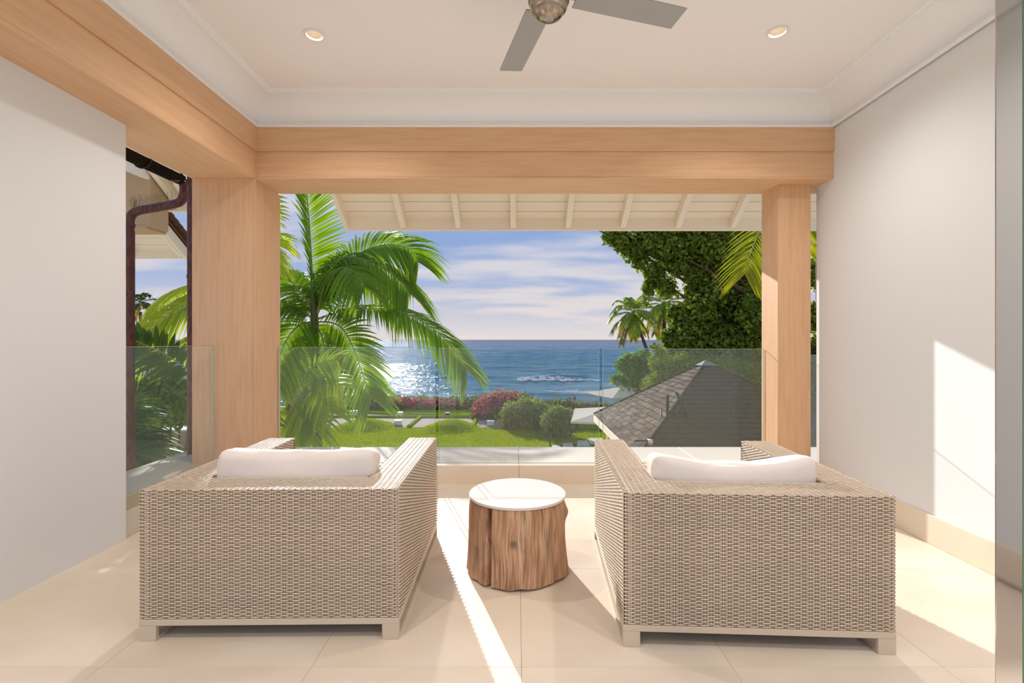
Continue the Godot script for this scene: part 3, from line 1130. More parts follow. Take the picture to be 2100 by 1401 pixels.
func build_sea() -> void:
	var n := FastNoiseLite.new()
	n.seed = 2
	n.noise_type = FastNoiseLite.TYPE_SIMPLEX
	n.frequency = 1.0
	n.fractal_octaves = 3
	var ds := []
	var d := 40.0
	while d < 60000.0:
		ds.append(d)
		d += maxf(0.35, d * 0.0042) if d < 400.0 else d * (0.012 if d < 3000.0 else 0.08)
	var cols := 360
	var verts := PackedVector3Array()
	var nor := PackedVector3Array()
	var col := PackedColorArray()
	var idx := PackedInt32Array()
	var grid := []
	for dd in ds:
		var row := PackedVector3Array()
		for i in cols + 1:
			var x: float = (-1.8 + 3.1 * i / cols) * dd
			var amp := clampf(1.0 - (dd - 120.0) / 900.0, 0.0, 1.0)
			var y := 0.0
			y += n.get_noise_2d(x * 0.020, dd * 0.085) * 0.42 * amp
			y += n.get_noise_2d(x * 0.10 + 40.0, dd * 0.33) * 0.15 * amp
			if dd < 220.0: y += n.get_noise_2d(x * 0.35, dd * 0.9 + 9.0) * 0.07
			# two swells that stand up near the shore
			y += 0.95 * exp(-pow((dd - 90.0 - 1.5 * sin(x * 0.12)) / 2.2, 2.0)) * exp(-pow((x - 8.2) / 7.5, 2.0))
			y += 0.75 * exp(-pow((dd - 116.0 - 1.2 * sin(x * 0.09)) / 2.8, 2.0)) * exp(-pow((x - 10.0) / 9.0, 2.0))
			y += 0.35 * exp(-pow((dd - 94.0) / 2.0, 2.0)) * exp(-pow((x + 6.0) / 10.0, 2.0))
			row.append(Vector3(x, SEA + y, -dd))
		grid.append(row)
	for j in ds.size():
		var dd: float = ds[j]
		for i in cols + 1:
			var p: Vector3 = grid[j][i]
			var du: Vector3 = grid[j][mini(i + 1, cols)] - grid[j][maxi(i - 1, 0)]
			var dv: Vector3 = grid[mini(j + 1, ds.size() - 1)][i] - grid[maxi(j - 1, 0)][i]
			verts.append(p)
			nor.append(du.cross(dv).normalized())
			# the colour of the water itself: sandy shallows, turquoise, reef, deep blue
			var t := clampf(log(dd / 55.0) / log(26.0), 0.0, 1.0)
			var c := Color(0.09, 0.21, 0.27).lerp(Color(0.008, 0.145, 0.25), clampf(t * 2.6, 0.0, 1.0)).lerp(Color(0.006, 0.125, 0.25), clampf((t - 0.38) * 2.6, 0.0, 1.0)).lerp(Color(0.02, 0.06, 0.18), clampf((t - 0.78) * 6.0, 0.0, 1.0))
			var patch := n.get_noise_2d(p.x * 0.012 + 7.0, dd * 0.022)
			c = c.lerp(Color(0.025, 0.11, 0.16), clampf(patch * 1.6, 0.0, 0.55) * (1.0 - t))
			col.append(c)
	for j in ds.size() - 1:
		for i in cols:
			var a := j * (cols + 1) + i
			var b := a + cols + 1
			for k in [a, b, a + 1, a + 1, b, b + 1]: idx.append(k)
	# wind the triangles to face up
	var up: Vector3 = (verts[idx[1]] - verts[idx[0]]).cross(verts[idx[2]] - verts[idx[0]])
	if up.y > 0.0:
		for k in range(0, idx.size(), 3):
			var q := idx[k + 1]
			idx[k + 1] = idx[k + 2]
			idx[k + 2] = q
	if nor[cols * 5].y < 0.0:
		for k in nor.size(): nor[k] = -nor[k]
	var arr := []
	arr.resize(Mesh.ARRAY_MAX)
	arr[Mesh.ARRAY_VERTEX] = verts
	arr[Mesh.ARRAY_NORMAL] = nor
	arr[Mesh.ARRAY_COLOR] = col
	# beyond 150 m the averaged wave slopes reflect less of the low sky
	var split := 0
	while ds[split] < 150.0: split += 1
	split *= cols * 6
	var am := ArrayMesh.new()
	arr[Mesh.ARRAY_INDEX] = idx.slice(0, split)
	am.add_surface_from_arrays(Mesh.PRIMITIVE_TRIANGLES, arr)
	arr[Mesh.ARRAY_INDEX] = idx.slice(split)
	am.add_surface_from_arrays(Mesh.PRIMITIVE_TRIANGLES, arr)
	var w := mat(Color.WHITE, 0.13, 0.05)
	w.vertex_color_use_as_albedo = true
	w.normal_enabled = true
	w.normal_texture = noise_tex(31, 0.018, 5, [], 1024, FastNoiseLite.TYPE_SIMPLEX, 6.0)
	w.normal_scale = 0.8
	w.uv1_triplanar = true
	w.uv1_world_triplanar = true
	w.uv1_scale = Vector3(0.045, 0.045, 0.10)
	var wf: StandardMaterial3D = w.duplicate()
	wf.metallic_specular = 0.03
	wf.normal_scale = 1.6
	am.surface_set_material(0, w)
	am.surface_set_material(1, wf)
	struct("sea", am, null, "blue and turquoise sea reaching to the horizon", "sea")
	# breaking crest
	var f := multi_foam()
	tag(f, "white foam of the wave breaking on the sea behind the middle glass", "foam", "", "stuff")
	# beach behind the hedge
	var st := mb()
	quad(st, Vector3(-60, GROUND - 0.9, -33.5), Vector3(60, GROUND - 0.9, -33.5), Vector3(60, SEA - 0.6, -60), Vector3(-60, SEA - 0.6, -60), Vector3.UP)
	struct("beach", st, mat(Color(0.86, 0.78, 0.66), 0.9), "narrow sand beach behind the hedges", "beach")

func multi_foam() -> MultiMeshInstance3D:
	var st := mb()
	var g := []
	for j in 5:
		var row := []
		for i in 8:
			var a := TAU * i / 8
			var e := PI * j / 4.0
			row.append(Vector3(cos(a) * sin(e), cos(e), sin(a) * sin(e)))
		g.append(row)
	sheet(st, g, true, true)
	var xs := []
	var gaps := FastNoiseLite.new()
	gaps.seed = 9
	gaps.frequency = 1.0
	for k in 9000:
		var x := rng.randf_range(0.3, 14.6)
		var u := pow(rng.randf(), 1.5)
		var dd := 86.5 + 2.2 * gaps.get_noise_2d(x * 0.45, 3.0) + u * 14.0
		if u > 0.18 + 0.82 * sin(PI * pow(clampf((x - 0.2) / 12.5, 0.0, 1.0), 0.8)): continue
		var veil := gaps.get_noise_2d(x * 0.9, dd * 0.7) + 0.45 * gaps.get_noise_2d(x * 3.0, dd * 2.0 + 50.0)
		if veil < 0.0 + 0.5 * u: continue
		var y := SEA + 0.85 * exp(-pow((dd - 90.0 - 1.5 * sin(x * 0.12)) / 2.2, 2.0)) * exp(-pow((x - 8.2) / 7.5, 2.0)) + 0.04
		var s := rng.randf_range(0.05, 0.15)
		if u < 0.10: y += rng.randf() * 0.22
		xs.append(Transform3D(Basis.from_scale(Vector3(s * rng.randf_range(1.2, 2.6), s * 0.6, s * 1.6)), Vector3(x, y + s * 0.2, -dd)))
	for k in 500:      # thin run-up near the beach
		var x := rng.randf_range(-30.0, 22.0)
		var dd := 64.0 + 3.0 * sin(x * 0.2) + absf(rng.randfn(0.0, 1.6))
		var s := rng.randf_range(0.05, 0.14)
		xs.append(Transform3D(Basis.from_scale(Vector3(s * rng.randf_range(3.0, 8.0), s * 0.6, s * 2.0)), Vector3(x, SEA + 0.12, -dd)))
	var fm := mat(Color(0.97, 0.975, 0.98), 0.8, 0.2)
	fm.backlight_enabled = true
	fm.backlight = Color(1, 1, 1)
	return multi("wave_foam", st.commit(), fm, self, xs, [])

# ---------------------------------------------------------------- garden

func leaf_mesh(length: float, width: float, fold := 0.25, curl := 0.2) -> ArrayMesh:
	# a pointed leaf of four folded facets, base at the origin, along +x
	var st := mb()
	var rows := [[0.0, 0.06], [0.35, 0.5], [0.7, 0.38], [1.0, 0.0]]
	for s in [-1.0, 1.0]:
		for k in 3:
			var a: Array = rows[k]
			var b: Array = rows[k + 1]
			var p0 := Vector3(a[0] * length, -curl * length * a[0] * a[0], 0)
			var p1 := Vector3(b[0] * length, -curl * length * b[0] * b[0], 0)
			var q0 := p0 + Vector3(0, fold * a[1] * width, s * a[1] * width)
			var q1 := p1 + Vector3(0, fold * b[1] * width, s * b[1] * width)
			quad(st, p0, p1, q1, q0, Vector3.UP)
	return st.commit()

func any_basis(size: float) -> Basis:
	var ax := Vector3(rng.randfn(), rng.randfn(), rng.randfn()).normalized()
	return Basis(ax, rng.randf() * TAU).scaled(Vector3.ONE * size)

# leaves scattered through the outer shell of lumps [centre, radii]
func foliage(parent: Node3D, called: String, lumps: Array, count: int, leaf: Mesh, m: Material, c0: Color, c1: Color, depth := 0.45, upward := 0.35, kind := "stuff") -> MultiMeshInstance3D:
	var area := []
	var sum := 0.0
	for l in lumps:
		var r: Vector3 = l[1]
		var a := r.x * r.y + r.y * r.z + r.x * r.z
		sum += a
		area.append(sum)
	var xs := []
	var cs := []
	for k in count:
		var pick := rng.randf() * sum
		var i := 0
		while area[i] < pick: i += 1
		var dir := Vector3(rng.randfn(), rng.randfn(), rng.randfn()).normalized()
		var f := 1.0 - depth * pow(rng.randf(), 1.4)
		var rough := 1.0 + 0.16 * sin(dir.x * 7.0 + i) * sin(dir.y * 6.0 + i * 2.0) + 0.1 * sin(dir.z * 11.0)
		var p: Vector3 = lumps[i][0] + dir * lumps[i][1] * f * rough
		# leaves look outwards and up
		var out := (dir + Vector3.UP * upward + Vector3(rng.randfn(), rng.randfn(), rng.randfn()) * 0.5).normalized()
		var along := out.cross(Vector3(rng.randfn(), rng.randfn(), rng.randfn())).normalized()
		var s := rng.randf_range(0.7, 1.25)
		xs.append(Transform3D(Basis(along, out, along.cross(out)).scaled(Vector3.ONE * s), p))
		cs.append(c0.lerp(c1, rng.randf()) * rng.randf_range(0.8, 1.15))
	return multi(called, leaf, m, parent, xs, cs, kind)

func lumps_px(list: Array, d: float, o: Vector3, squash := 1.0) -> Array:
	# [px, py, radius in px, depth offset] as lumps of the plant at depth d, relative to o
	var out := []
	for q in list:
		var dd: float = d + (q[3] if q.size() > 3 else 0.0)
		var r: float = q[2] / F * dd
		out.append([at(q[0], q[1], dd) - o, Vector3(r, r * squash, r)])
	return out

func shrub(called: String, label: String, category: String, d: float, list: Array, count: int, leaf: Mesh, c0: Color, c1: Color, group := "", squash := 1.0, depth := 0.5) -> Node3D:
	var base := Vector3.ZERO
	for q in list: base += at(q[0], q[1], d)
	base /= list.size()
	base.y = GROUND
	base.z = -d
	var t := thing(called, label, category, base, 0.0, group)
	var lumps := lumps_px(list, d, base, squash)
	foliage(t, "foliage", lumps, count, leaf, M.leaf, c0, c1, depth)
	for l in lumps:
		var p: Vector3 = l[0]
		var st := mb()
		tube(st, curve([Vector3(p.x * 0.7, 0, p.z * 0.7), Vector3(p.x * 0.85, p.y * 0.5, p.z * 0.8), p + Vector3(0, l[1].y * 0.5, 0)], 5), [0.05, 0.045, 0.04, 0.03, 0.02, 0.01], 6)
		obj("stem", st, M.bark, t)
	return t

func garden_box(called: String, label: String, px: float, py: float, w: float, h: float, m: Material, group := "") -> void:
	var t := thing(called, label, "garden light", on_ground(px, py), 0.06, group)
	var st := mb()
	bbox(st, Vector3(-w / 2, 0.05, -w / 2), Vector3(w / 2, h, w / 2), 0.02)
	obj("body", st, m, t)
	st = mb()
	bbox(st, Vector3(-w / 2 + 0.04, 0.0, -w / 2 + 0.04), Vector3(w / 2 - 0.04, 0.05, w / 2 - 0.04), 0.005)
	obj("plinth", st, M.black, t)
	st = mb()
	bbox(st, Vector3(-w / 2 - 0.015, h, -w / 2 - 0.015), Vector3(w / 2 + 0.015, h + 0.03, w / 2 + 0.015), 0.008)
	obj("lid", st, m, t)

func slab(parent: Node3D, pts: Array, h: float, m: Material, o: Vector3) -> void:
	# a flat stone with the outline pts (frame pixels on the ground)
	var st := mb()
	var lo := []
	var c := Vector3.ZERO
	for q in pts:
		var p := on_ground(q[0], q[1]) - o
		p.y = 0.0
		lo.append(p)
		c += p
	c /= pts.size()
	for k in pts.size():
		var a: Vector3 = lo[k]
		var b: Vector3 = lo[(k + 1) % pts.size()]
		var u := Vector3(0, h, 0)
		quad(st, a, b, b + u, a + u, (a + b) / 2 - c)
		tri(st, c + u, a + u, b + u, Vector3.UP)
	obj("paving_slab", st, m, parent)

func build_garden() -> void:
	M.leaf = leafy(Color.WHITE, Color(1.0, 1.0, 0.40), 0.55, 0.22)
	M.bark = textured(noise_tex(17, 0.03, 4, [[0.2, Color(0.26, 0.20, 0.15)], [0.6, Color(0.42, 0.34, 0.26)], [0.9, Color(0.56, 0.47, 0.37)]]), Vector3(2, 0.5, 2), 0.9, 0.2)
	var small := leaf_mesh(0.19, 0.115)
	var tiny := leaf_mesh(0.13, 0.09)
	var slim := leaf_mesh(0.24, 0.065)
	# lawn
	var lt := noise_tex(41, 0.05, 5, [[0.15, Color(0.44, 0.51, 0.03)], [0.5, Color(0.53, 0.60, 0.035)], [0.85, Color(0.61, 0.66, 0.06)]], 1024)
	var lm := textured(lt, Vector3(0.28, 0.28, 0.12), 0.95, 0.0)
	M.lawn = lm
	var st := mb()
	var g := []
	var mounds := [[on_ground(747, 877), 1.75, 0.42], [on_ground(926, 879), 1.6, 0.45]]
	for j in 90:
		var row := []
		var dd := 16.5 + 17.0 * j / 89.0
		for i in 140:
			var x := -26.0 + 50.0 * i / 139.0
			var y := GROUND
			for m in mounds:
				var r: float = Vector2(x - m[0].x, (dd + m[0].z) * 0.9).length() / m[1]
				if r < 1.0: y += m[2] * pow(cos(r * PI / 2), 1.6)
			row.append(Vector3(x, y, -dd))
		g.append(row)
	sheet(st, g, false, false)
	struct("lawn", st, lm, "bright green mown lawn with two low grass mounds", "lawn")
	st = mb()
	bbox(st, Vector3(-26, GROUND - 0.3, -16.52), Vector3(24, GROUND - 0.005, -2.0), 0.01)  # pale ground added out of view to bounce light onto the eave
	struct("added_bounce_paving", st, mat(Color(0.93, 0.885, 0.81), 0.85, 0.2), "unseen pale ground added below the sill to bounce light onto the eave", "bounce_paving")
	# blades give the nearer turf its nap
	var blade := mb()
	for s in [-1.0, 1.0]:
		quad(blade, Vector3(s * 0.012, 0, 0), Vector3(s * 0.03, 0, 0.012), Vector3(s * 0.05, 0.055, 0.02), Vector3(s * 0.045, 0.055, 0.015), Vector3(0, 0.2, 1))
	var xs := []
	var cs := []
	for k in 60000:
		var dd := 18.0 + 12.0 * sqrt(rng.randf())
		var x := rng.randf_range(-0.47, 0.20) * dd
		var y := GROUND
		for m in mounds:
			var r: float = Vector2(x - m[0].x, (dd + m[0].z) * 0.9).length() / m[1]
			if r < 1.0: y += m[2] * pow(cos(r * PI / 2), 1.6)
		if dd > 25.4 and y < GROUND + 0.02: continue
		xs.append(Transform3D(Basis(Vector3.UP, rng.randf() * TAU).scaled(Vector3(1.4, rng.randf_range(0.5, 1.2), 1.4)), Vector3(x, y, -dd)))
		cs.append(Color(0.26, 0.34, 0.006).lerp(Color(0.40, 0.45, 0.016), rng.randf()))
	var gr := multi("grass", blade.commit(), M.leaf, self, xs, cs)
	gr.material_override = leafy(Color.WHITE, Color(1.0, 1.0, 0.3), 0.9, 0.0)
	tag(gr, "short sunlit grass blades of the lawn", "grass")
	# paved walk beyond the lawn
	var pv := textured(noise_tex(51, 0.04, 4, [[0.2, Color(0.58, 0.51, 0.44)], [0.8, Color(0.72, 0.65, 0.57)]]), Vector3(0.6, 0.6, 0.6), 0.85, 0.2)
	var o := on_ground(850, 866)
	var pa := thing("garden_path", "beige paved walk with grass joints behind the lawn", "path", o)
	pa.set_meta("kind", "structure")
	for poly in [[[640, 859], [858, 859], [834, 878], [640, 878]], [[866, 859], [972, 859], [966, 878], [843, 878]], [[983, 859], [1052, 862], [1062, 880], [976, 878]], [[640, 842], [708, 842], [712, 855.5], [640, 855.5]], [[745, 849], [830, 853.5], [830, 856.5], [745, 856.5]], [[835, 853.5], [965, 856.5], [965, 857.6], [835, 856.8]]]:
		slab(pa, poly, 0.035, pv, o)
	# clipped grass edging strips between the slabs
	var ed := thing("grass_edging", "narrow clipped grass strips edging the paved walk", "grass edging", o)
	for ln in [[[640, 857.5], [985, 858.2]], [[862, 858], [838, 878]], [[978, 859], [970, 878]], [[720, 848], [838, 853]], [[838, 853], [968, 855.5]]]:
		var a := on_ground(ln[0][0], ln[0][1]) - o
		var b := on_ground(ln[1][0], ln[1][1]) - o
		st = mb()
		var dirv := (b - a).normalized()
		bevel(st, Vector3((b - a).length(), 0.16, 0.22), 0.05, Transform3D(Basis(dirv, Vector3.UP, dirv.cross(Vector3.UP)), (a + b) / 2 + Vector3(0, 0.08, 0)))
		obj("grass_strip", st, lm, ed)
	# white cubes and a dark spotlight
	var wh := mat(Color(0.9, 0.89, 0.87), 0.6)
	garden_box("garden_light", "farther white cube garden light, directly behind another cube left of the glass joint", 819, 854.6, 0.36, 0.24, wh, "white cube garden lights")
	garden_box("garden_light", "white cube garden light on the walk between the two grass mounds", 816.5, 873, 0.36, 0.26, wh, "white cube garden lights")
	garden_box("garden_light", "white cube garden light half hidden by the hanging palm frond", 726, 852, 0.36, 0.26, wh, "white cube garden lights")
	garden_box("garden_light", "white cube garden light on the walk near the bougainvillea bush", 1006, 874, 0.36, 0.26, wh, "white cube garden lights")
	garden_box("garden_spotlight", "small black garden spotlight on the grass by the hedge", 917.5, 856.4, 0.24, 0.26, M.black)
	# hedges
	shrub("bougainvillea_hedge", "long low hedge with pink flowers along the shore behind the walk", "hedge", 32.5, [[610, 828, 26], [650, 828, 26], [690, 830, 22], [730, 830, 22], [770, 831, 22], [805, 832, 22], [835, 832, 22], [865, 831, 22], [895, 832, 22], [925, 833, 22], [955, 833, 22], [985, 832, 24]], 9000, small, Color(0.095, 0.190, 0.023), Color(0.240, 0.300, 0.030))
	var hd := get_child(get_child_count() - 1)
	var flowers := []
	for q in [[690, 824, 16], [800, 823, 14], [820, 822, 14], [840, 825, 16], [860, 824, 16], [880, 825, 16], [900, 826, 15], [925, 827, 14], [955, 828, 10], [985, 836, 14], [760, 824, 12]]: flowers.append(q)
	foliage(hd, "pink_flowers", lumps_px(flowers, 32.0, hd.position, 0.6), 1500, tiny, M.leaf, Color(0.64, 0.06, 0.32), Color(0.78, 0.18, 0.48), 0.4)
	var bg := shrub("bougainvillea", "rounded bush of pink bougainvillea rising above the hedge", "flowering bush", 28.5, [[1000, 836, 26], [1020, 824, 22], [1045, 822, 20], [1070, 828, 24], [1040, 842, 30], [985, 846, 20], [1065, 850, 26]], 4500, small, Color(0.095, 0.171, 0.023), Color(0.255, 0.300, 0.045))
	foliage(bg, "pink_flowers", lumps_px([[990, 832, 22], [1005, 822, 18], [1030, 815, 18], [1055, 814, 14], [984, 845, 16], [1012, 832, 18]], 28.0, bg.position), 900, tiny, M.leaf, Color(0.64, 0.06, 0.30), Color(0.78, 0.16, 0.44), 0.35)
	shrub("oleander_bush", "grey green bush in front of the bougainvillea", "bush", 25.5, [[1050, 848, 24], [1075, 838, 22], [1095, 840, 24], [1070, 862, 26], [1100, 862, 28], [1045, 864, 18], [1120, 850, 22], [1090, 880, 18]], 6500, slim, Color(0.25, 0.30, 0.085), Color(0.42, 0.44, 0.17), "grey green garden bushes")
	shrub("oleander_bush", "small leaning grey green bush at the edge of the lawn", "bush", 23.0, [[1128, 862, 18], [1145, 852, 20], [1132, 876, 15], [1150, 872, 20], [1165, 858, 18], [1175, 870, 16]], 4200, slim, Color(0.21, 0.27, 0.07), Color(0.40, 0.43, 0.14), "grey green garden bushes")
	shrub("sea_hedge", "dark green hedge between the bushes and the upper sunshade", "hedge", 27.0, [[1140, 838, 18], [1165, 838, 18], [1190, 840, 18], [1215, 842, 18], [1240, 842, 18], [1120, 836, 14], [1270, 842, 18], [1300, 842, 18], [1180, 856, 20], [1220, 860, 22], [1205, 874, 18], [1240, 870, 20]], 7500, small, Color(0.096, 0.136, 0.032), Color(0.210, 0.252, 0.070))
	shrub("clipped_hedge", "clipped dark hedge with bright top in the left opening", "hedge", 15.0, [[270, 805, 34], [310, 806, 34], [350, 806, 34], [390, 806, 34], [430, 806, 34], [290, 838, 34], [330, 838, 34], [370, 838, 34], [410, 838, 34]], 12000, small, Color(0.095, 0.190, 0.023), Color(0.210, 0.330, 0.030))
	# low wall in the left opening
	var lw := thing("garden_wall", "low tan garden wall with pale coping in the left opening", "low wall", on_ground(350, 915))
	lw.set_meta("kind", "structure")
	var wd := -lw.position.z
	st = mb()
	bbox(st, Vector3(-1.6, 0, -0.15), Vector3(1.4, (915.0 - 884.0) / F * wd, 0.15), 0.01)
	obj("wall_body", st, M.stucco, lw)
	st = mb()
	bbox(st, Vector3(-1.65, (915.0 - 884.0) / F * wd, -0.7), Vector3(1.45, (915.0 - 880.0) / F * wd, 0.2), 0.01)
	obj("coping", st, M.sill, lw)
	# stepping slabs and little posts at the right end of the lawn
	var so := on_ground(1180, 910)
	var sp := thing("stepping_stones", "pale stepping slabs in the grass left of the pavilion roof", "stepping stones", so)
	for poly in [[[1131, 922], [1150, 922], [1148, 915], [1133, 915]], [[1157, 922], [1178, 922], [1174, 911], [1154, 911]], [[1184, 917], [1210, 917], [1204, 905], [1184, 905]], [[1210, 912], [1240, 912], [1236, 900], [1206, 900]]]:
		slab(sp, poly, 0.04, M.sill, so)
	for q in [[1123, 886, 1130, 920], [1147, 892, 1153, 922], [1171, 898, 1182, 920]]:
		var foot := on_ground(q[2], q[3])
		var pt := thing("garden_stake", ["thin brown garden stake nearest the lawn", "thin brown garden stake between the stepping slabs", "thicker brown garden stake by the right stepping slab"][[1123, 1147, 1171].find(q[0])], "stake", foot, 0.0, "garden stakes")
		st = mb()
		tube(st, [Vector3.ZERO, at(q[0], q[1], -foot.z) - foot], 0.035, 8)
		obj("shaft", st, M.bark, pt)
		st = mb()
		lathe(st, [[0.0005, 0.03], [0.036, 0.02], [0.04, 0.0], [0.04, -0.02]], 10)
		obj("foot_collar", st, M.bark, pt)
	build_person()

# a bather on the beach, seen from behind over the hedge
func build_person() -> void:
	var d := 36.0
	var head := at(1178, 817.5, d)
	var o := Vector3(head.x, head.y - 1.60, -d)
	var t := thing("person", "person with bare tanned shoulders and dark hair standing behind the hedge", "person", o, 0.5)
	var J := {"head": Vector3(0, 1.62, 0), "neck": Vector3(0, 1.46, 0), "chest": Vector3(0, 1.28, 0), "waist": Vector3(0, 1.05, 0), "hip": Vector3(0, 0.92, 0)}
	var bones := [[J.head, J.head + Vector3(0, 0.03, 0), 0.095, 0.10], [J.neck, J.head, 0.055, 0.06], [J.chest, J.neck, 0.135, 0.07], [J.waist, J.chest, 0.12, 0.135], [J.hip, J.waist, 0.14, 0.12]]
	for s in [-1.0, 1.0]:
		var sh := Vector3(s * 0.17, 1.37, 0)
		var el := Vector3(s * 0.25, 1.10, 0.04)
		var wr := Vector3(s * 0.24, 0.86, -0.06)
		bones.append_array([[J.chest + Vector3(0, 0.06, 0), sh, 0.10, 0.065], [sh, el, 0.055, 0.043], [el, wr, 0.043, 0.030], [wr, wr + Vector3(0, -0.16, -0.03), 0.032, 0.022], [J.hip, Vector3(s * 0.10, 0.88, 0), 0.13, 0.095], [Vector3(s * 0.10, 0.88, 0), Vector3(s * 0.11, 0.48, -0.02), 0.088, 0.058], [Vector3(s * 0.11, 0.48, -0.02), Vector3(s * 0.11, 0.08, 0.02), 0.058, 0.036], [Vector3(s * 0.11, 0.05, 0.03), Vector3(s * 0.12, 0.03, -0.14), 0.038, 0.028]])
	obj("body", nets(bones, 0.028), mat(Color(0.62, 0.37, 0.26), 0.6), t)
	obj("hair", nets([[Vector3(0, 1.67, 0.02), Vector3(0, 1.58, 0.05), 0.105, 0.085]], 0.025), mat(Color(0.13, 0.08, 0.06), 0.7), t)
	obj("swim_shorts", nets([[Vector3(-0.07, 0.92, 0), Vector3(0.07, 0.92, 0), 0.145, 0.145], [Vector3(0.10, 0.86, 0), Vector3(0.11, 0.66, -0.01), 0.105, 0.095], [Vector3(-0.10, 0.86, 0), Vector3(-0.11, 0.66, -0.01), 0.105, 0.095]], 0.03), mat(Color(0.16, 0.2, 0.3), 0.8), t)

# surface nets over a smooth union of tapered capsules [a, b, ra, rb]
func nets(bones: Array, cell: float) -> SurfaceTool:
	var lo := Vector3.INF
	var hi := -Vector3.INF
	for b in bones:
		for e in 2:
			lo = lo.min(b[e] - Vector3.ONE * (b[2 + e] + cell * 3))
			hi = hi.max(b[e] + Vector3.ONE * (b[2 + e] + cell * 3))
	var n := Vector3i(((hi - lo) / cell).ceil())
	var f := PackedFloat32Array()
	f.resize((n.x + 1) * (n.y + 1) * (n.z + 1))
	var sx := n.x + 1
	var sxy := sx * (n.y + 1)
	for z in n.z + 1:
		for y in n.y + 1:
			for x in sx:
				var p := lo + Vector3(x, y, z) * cell
				var v := 1e3
				for b in bones:
					var ab: Vector3 = b[1] - b[0]
					var h := clampf((p - b[0]).dot(ab) / maxf(ab.length_squared(), 1e-9), 0.0, 1.0)
					var q: float = (p - b[0] - ab * h).length() - lerpf(b[2], b[3], h)
					var k := 0.03
					var m := clampf(0.5 + 0.5 * (v - q) / k, 0.0, 1.0)
					v = lerpf(v, q, m) - k * m * (1.0 - m)
				f[x + y * sx + z * sxy] = v
	var at_cell := {}
	for z in n.z:
		for y in n.y:
			for x in n.x:
				var sum := Vector3.ZERO
				var c := 0
				for e in [[0, 1], [2, 3], [4, 5], [6, 7], [0, 2], [1, 3], [4, 6], [5, 7], [0, 4], [1, 5], [2, 6], [3, 7]]:
					var a := Vector3i(x + (e[0] & 1), y + ((e[0] >> 1) & 1), z + (e[0] >> 2))
					var b := Vector3i(x + (e[1] & 1), y + ((e[1] >> 1) & 1), z + (e[1] >> 2))
					var fa := f[a.x + a.y * sx + a.z * sxy]
					var fb := f[b.x + b.y * sx + b.z * sxy]
					if (fa < 0) != (fb < 0):
						sum += Vector3(a).lerp(Vector3(b), fa / (fa - fb))
						c += 1
				if c: at_cell[Vector3i(x, y, z)] = lo + sum / c * cell
	var st := mb()
	st.set_smooth_group(0)
	for k in at_cell:
		for ax in 3:
			var e1 := Vector3i.ZERO
			var u := Vector3i.ZERO
			var w := Vector3i.ZERO
			e1[ax] = 1
			u[(ax + 1) % 3] = 1
			w[(ax + 2) % 3] = 1
			var b: Vector3i = k + e1
			var fa := f[k.x + k.y * sx + k.z * sxy]
			var fb := f[b.x + b.y * sx + b.z * sxy]
			if (fa < 0) == (fb < 0): continue
			if not (at_cell.has(k - u) and at_cell.has(k - w) and at_cell.has(k - u - w)): continue
			var q := [at_cell[k], at_cell[k - u], at_cell[k - u - w], at_cell[k - w]]
			if fa > 0: q.reverse()
			for i in [0, 2, 1, 0, 3, 2]: st.add_vertex(q[i])
	st.index()
	st.generate_normals()
	return st

# ---------------------------------------------------------------- pavilion and sunshades

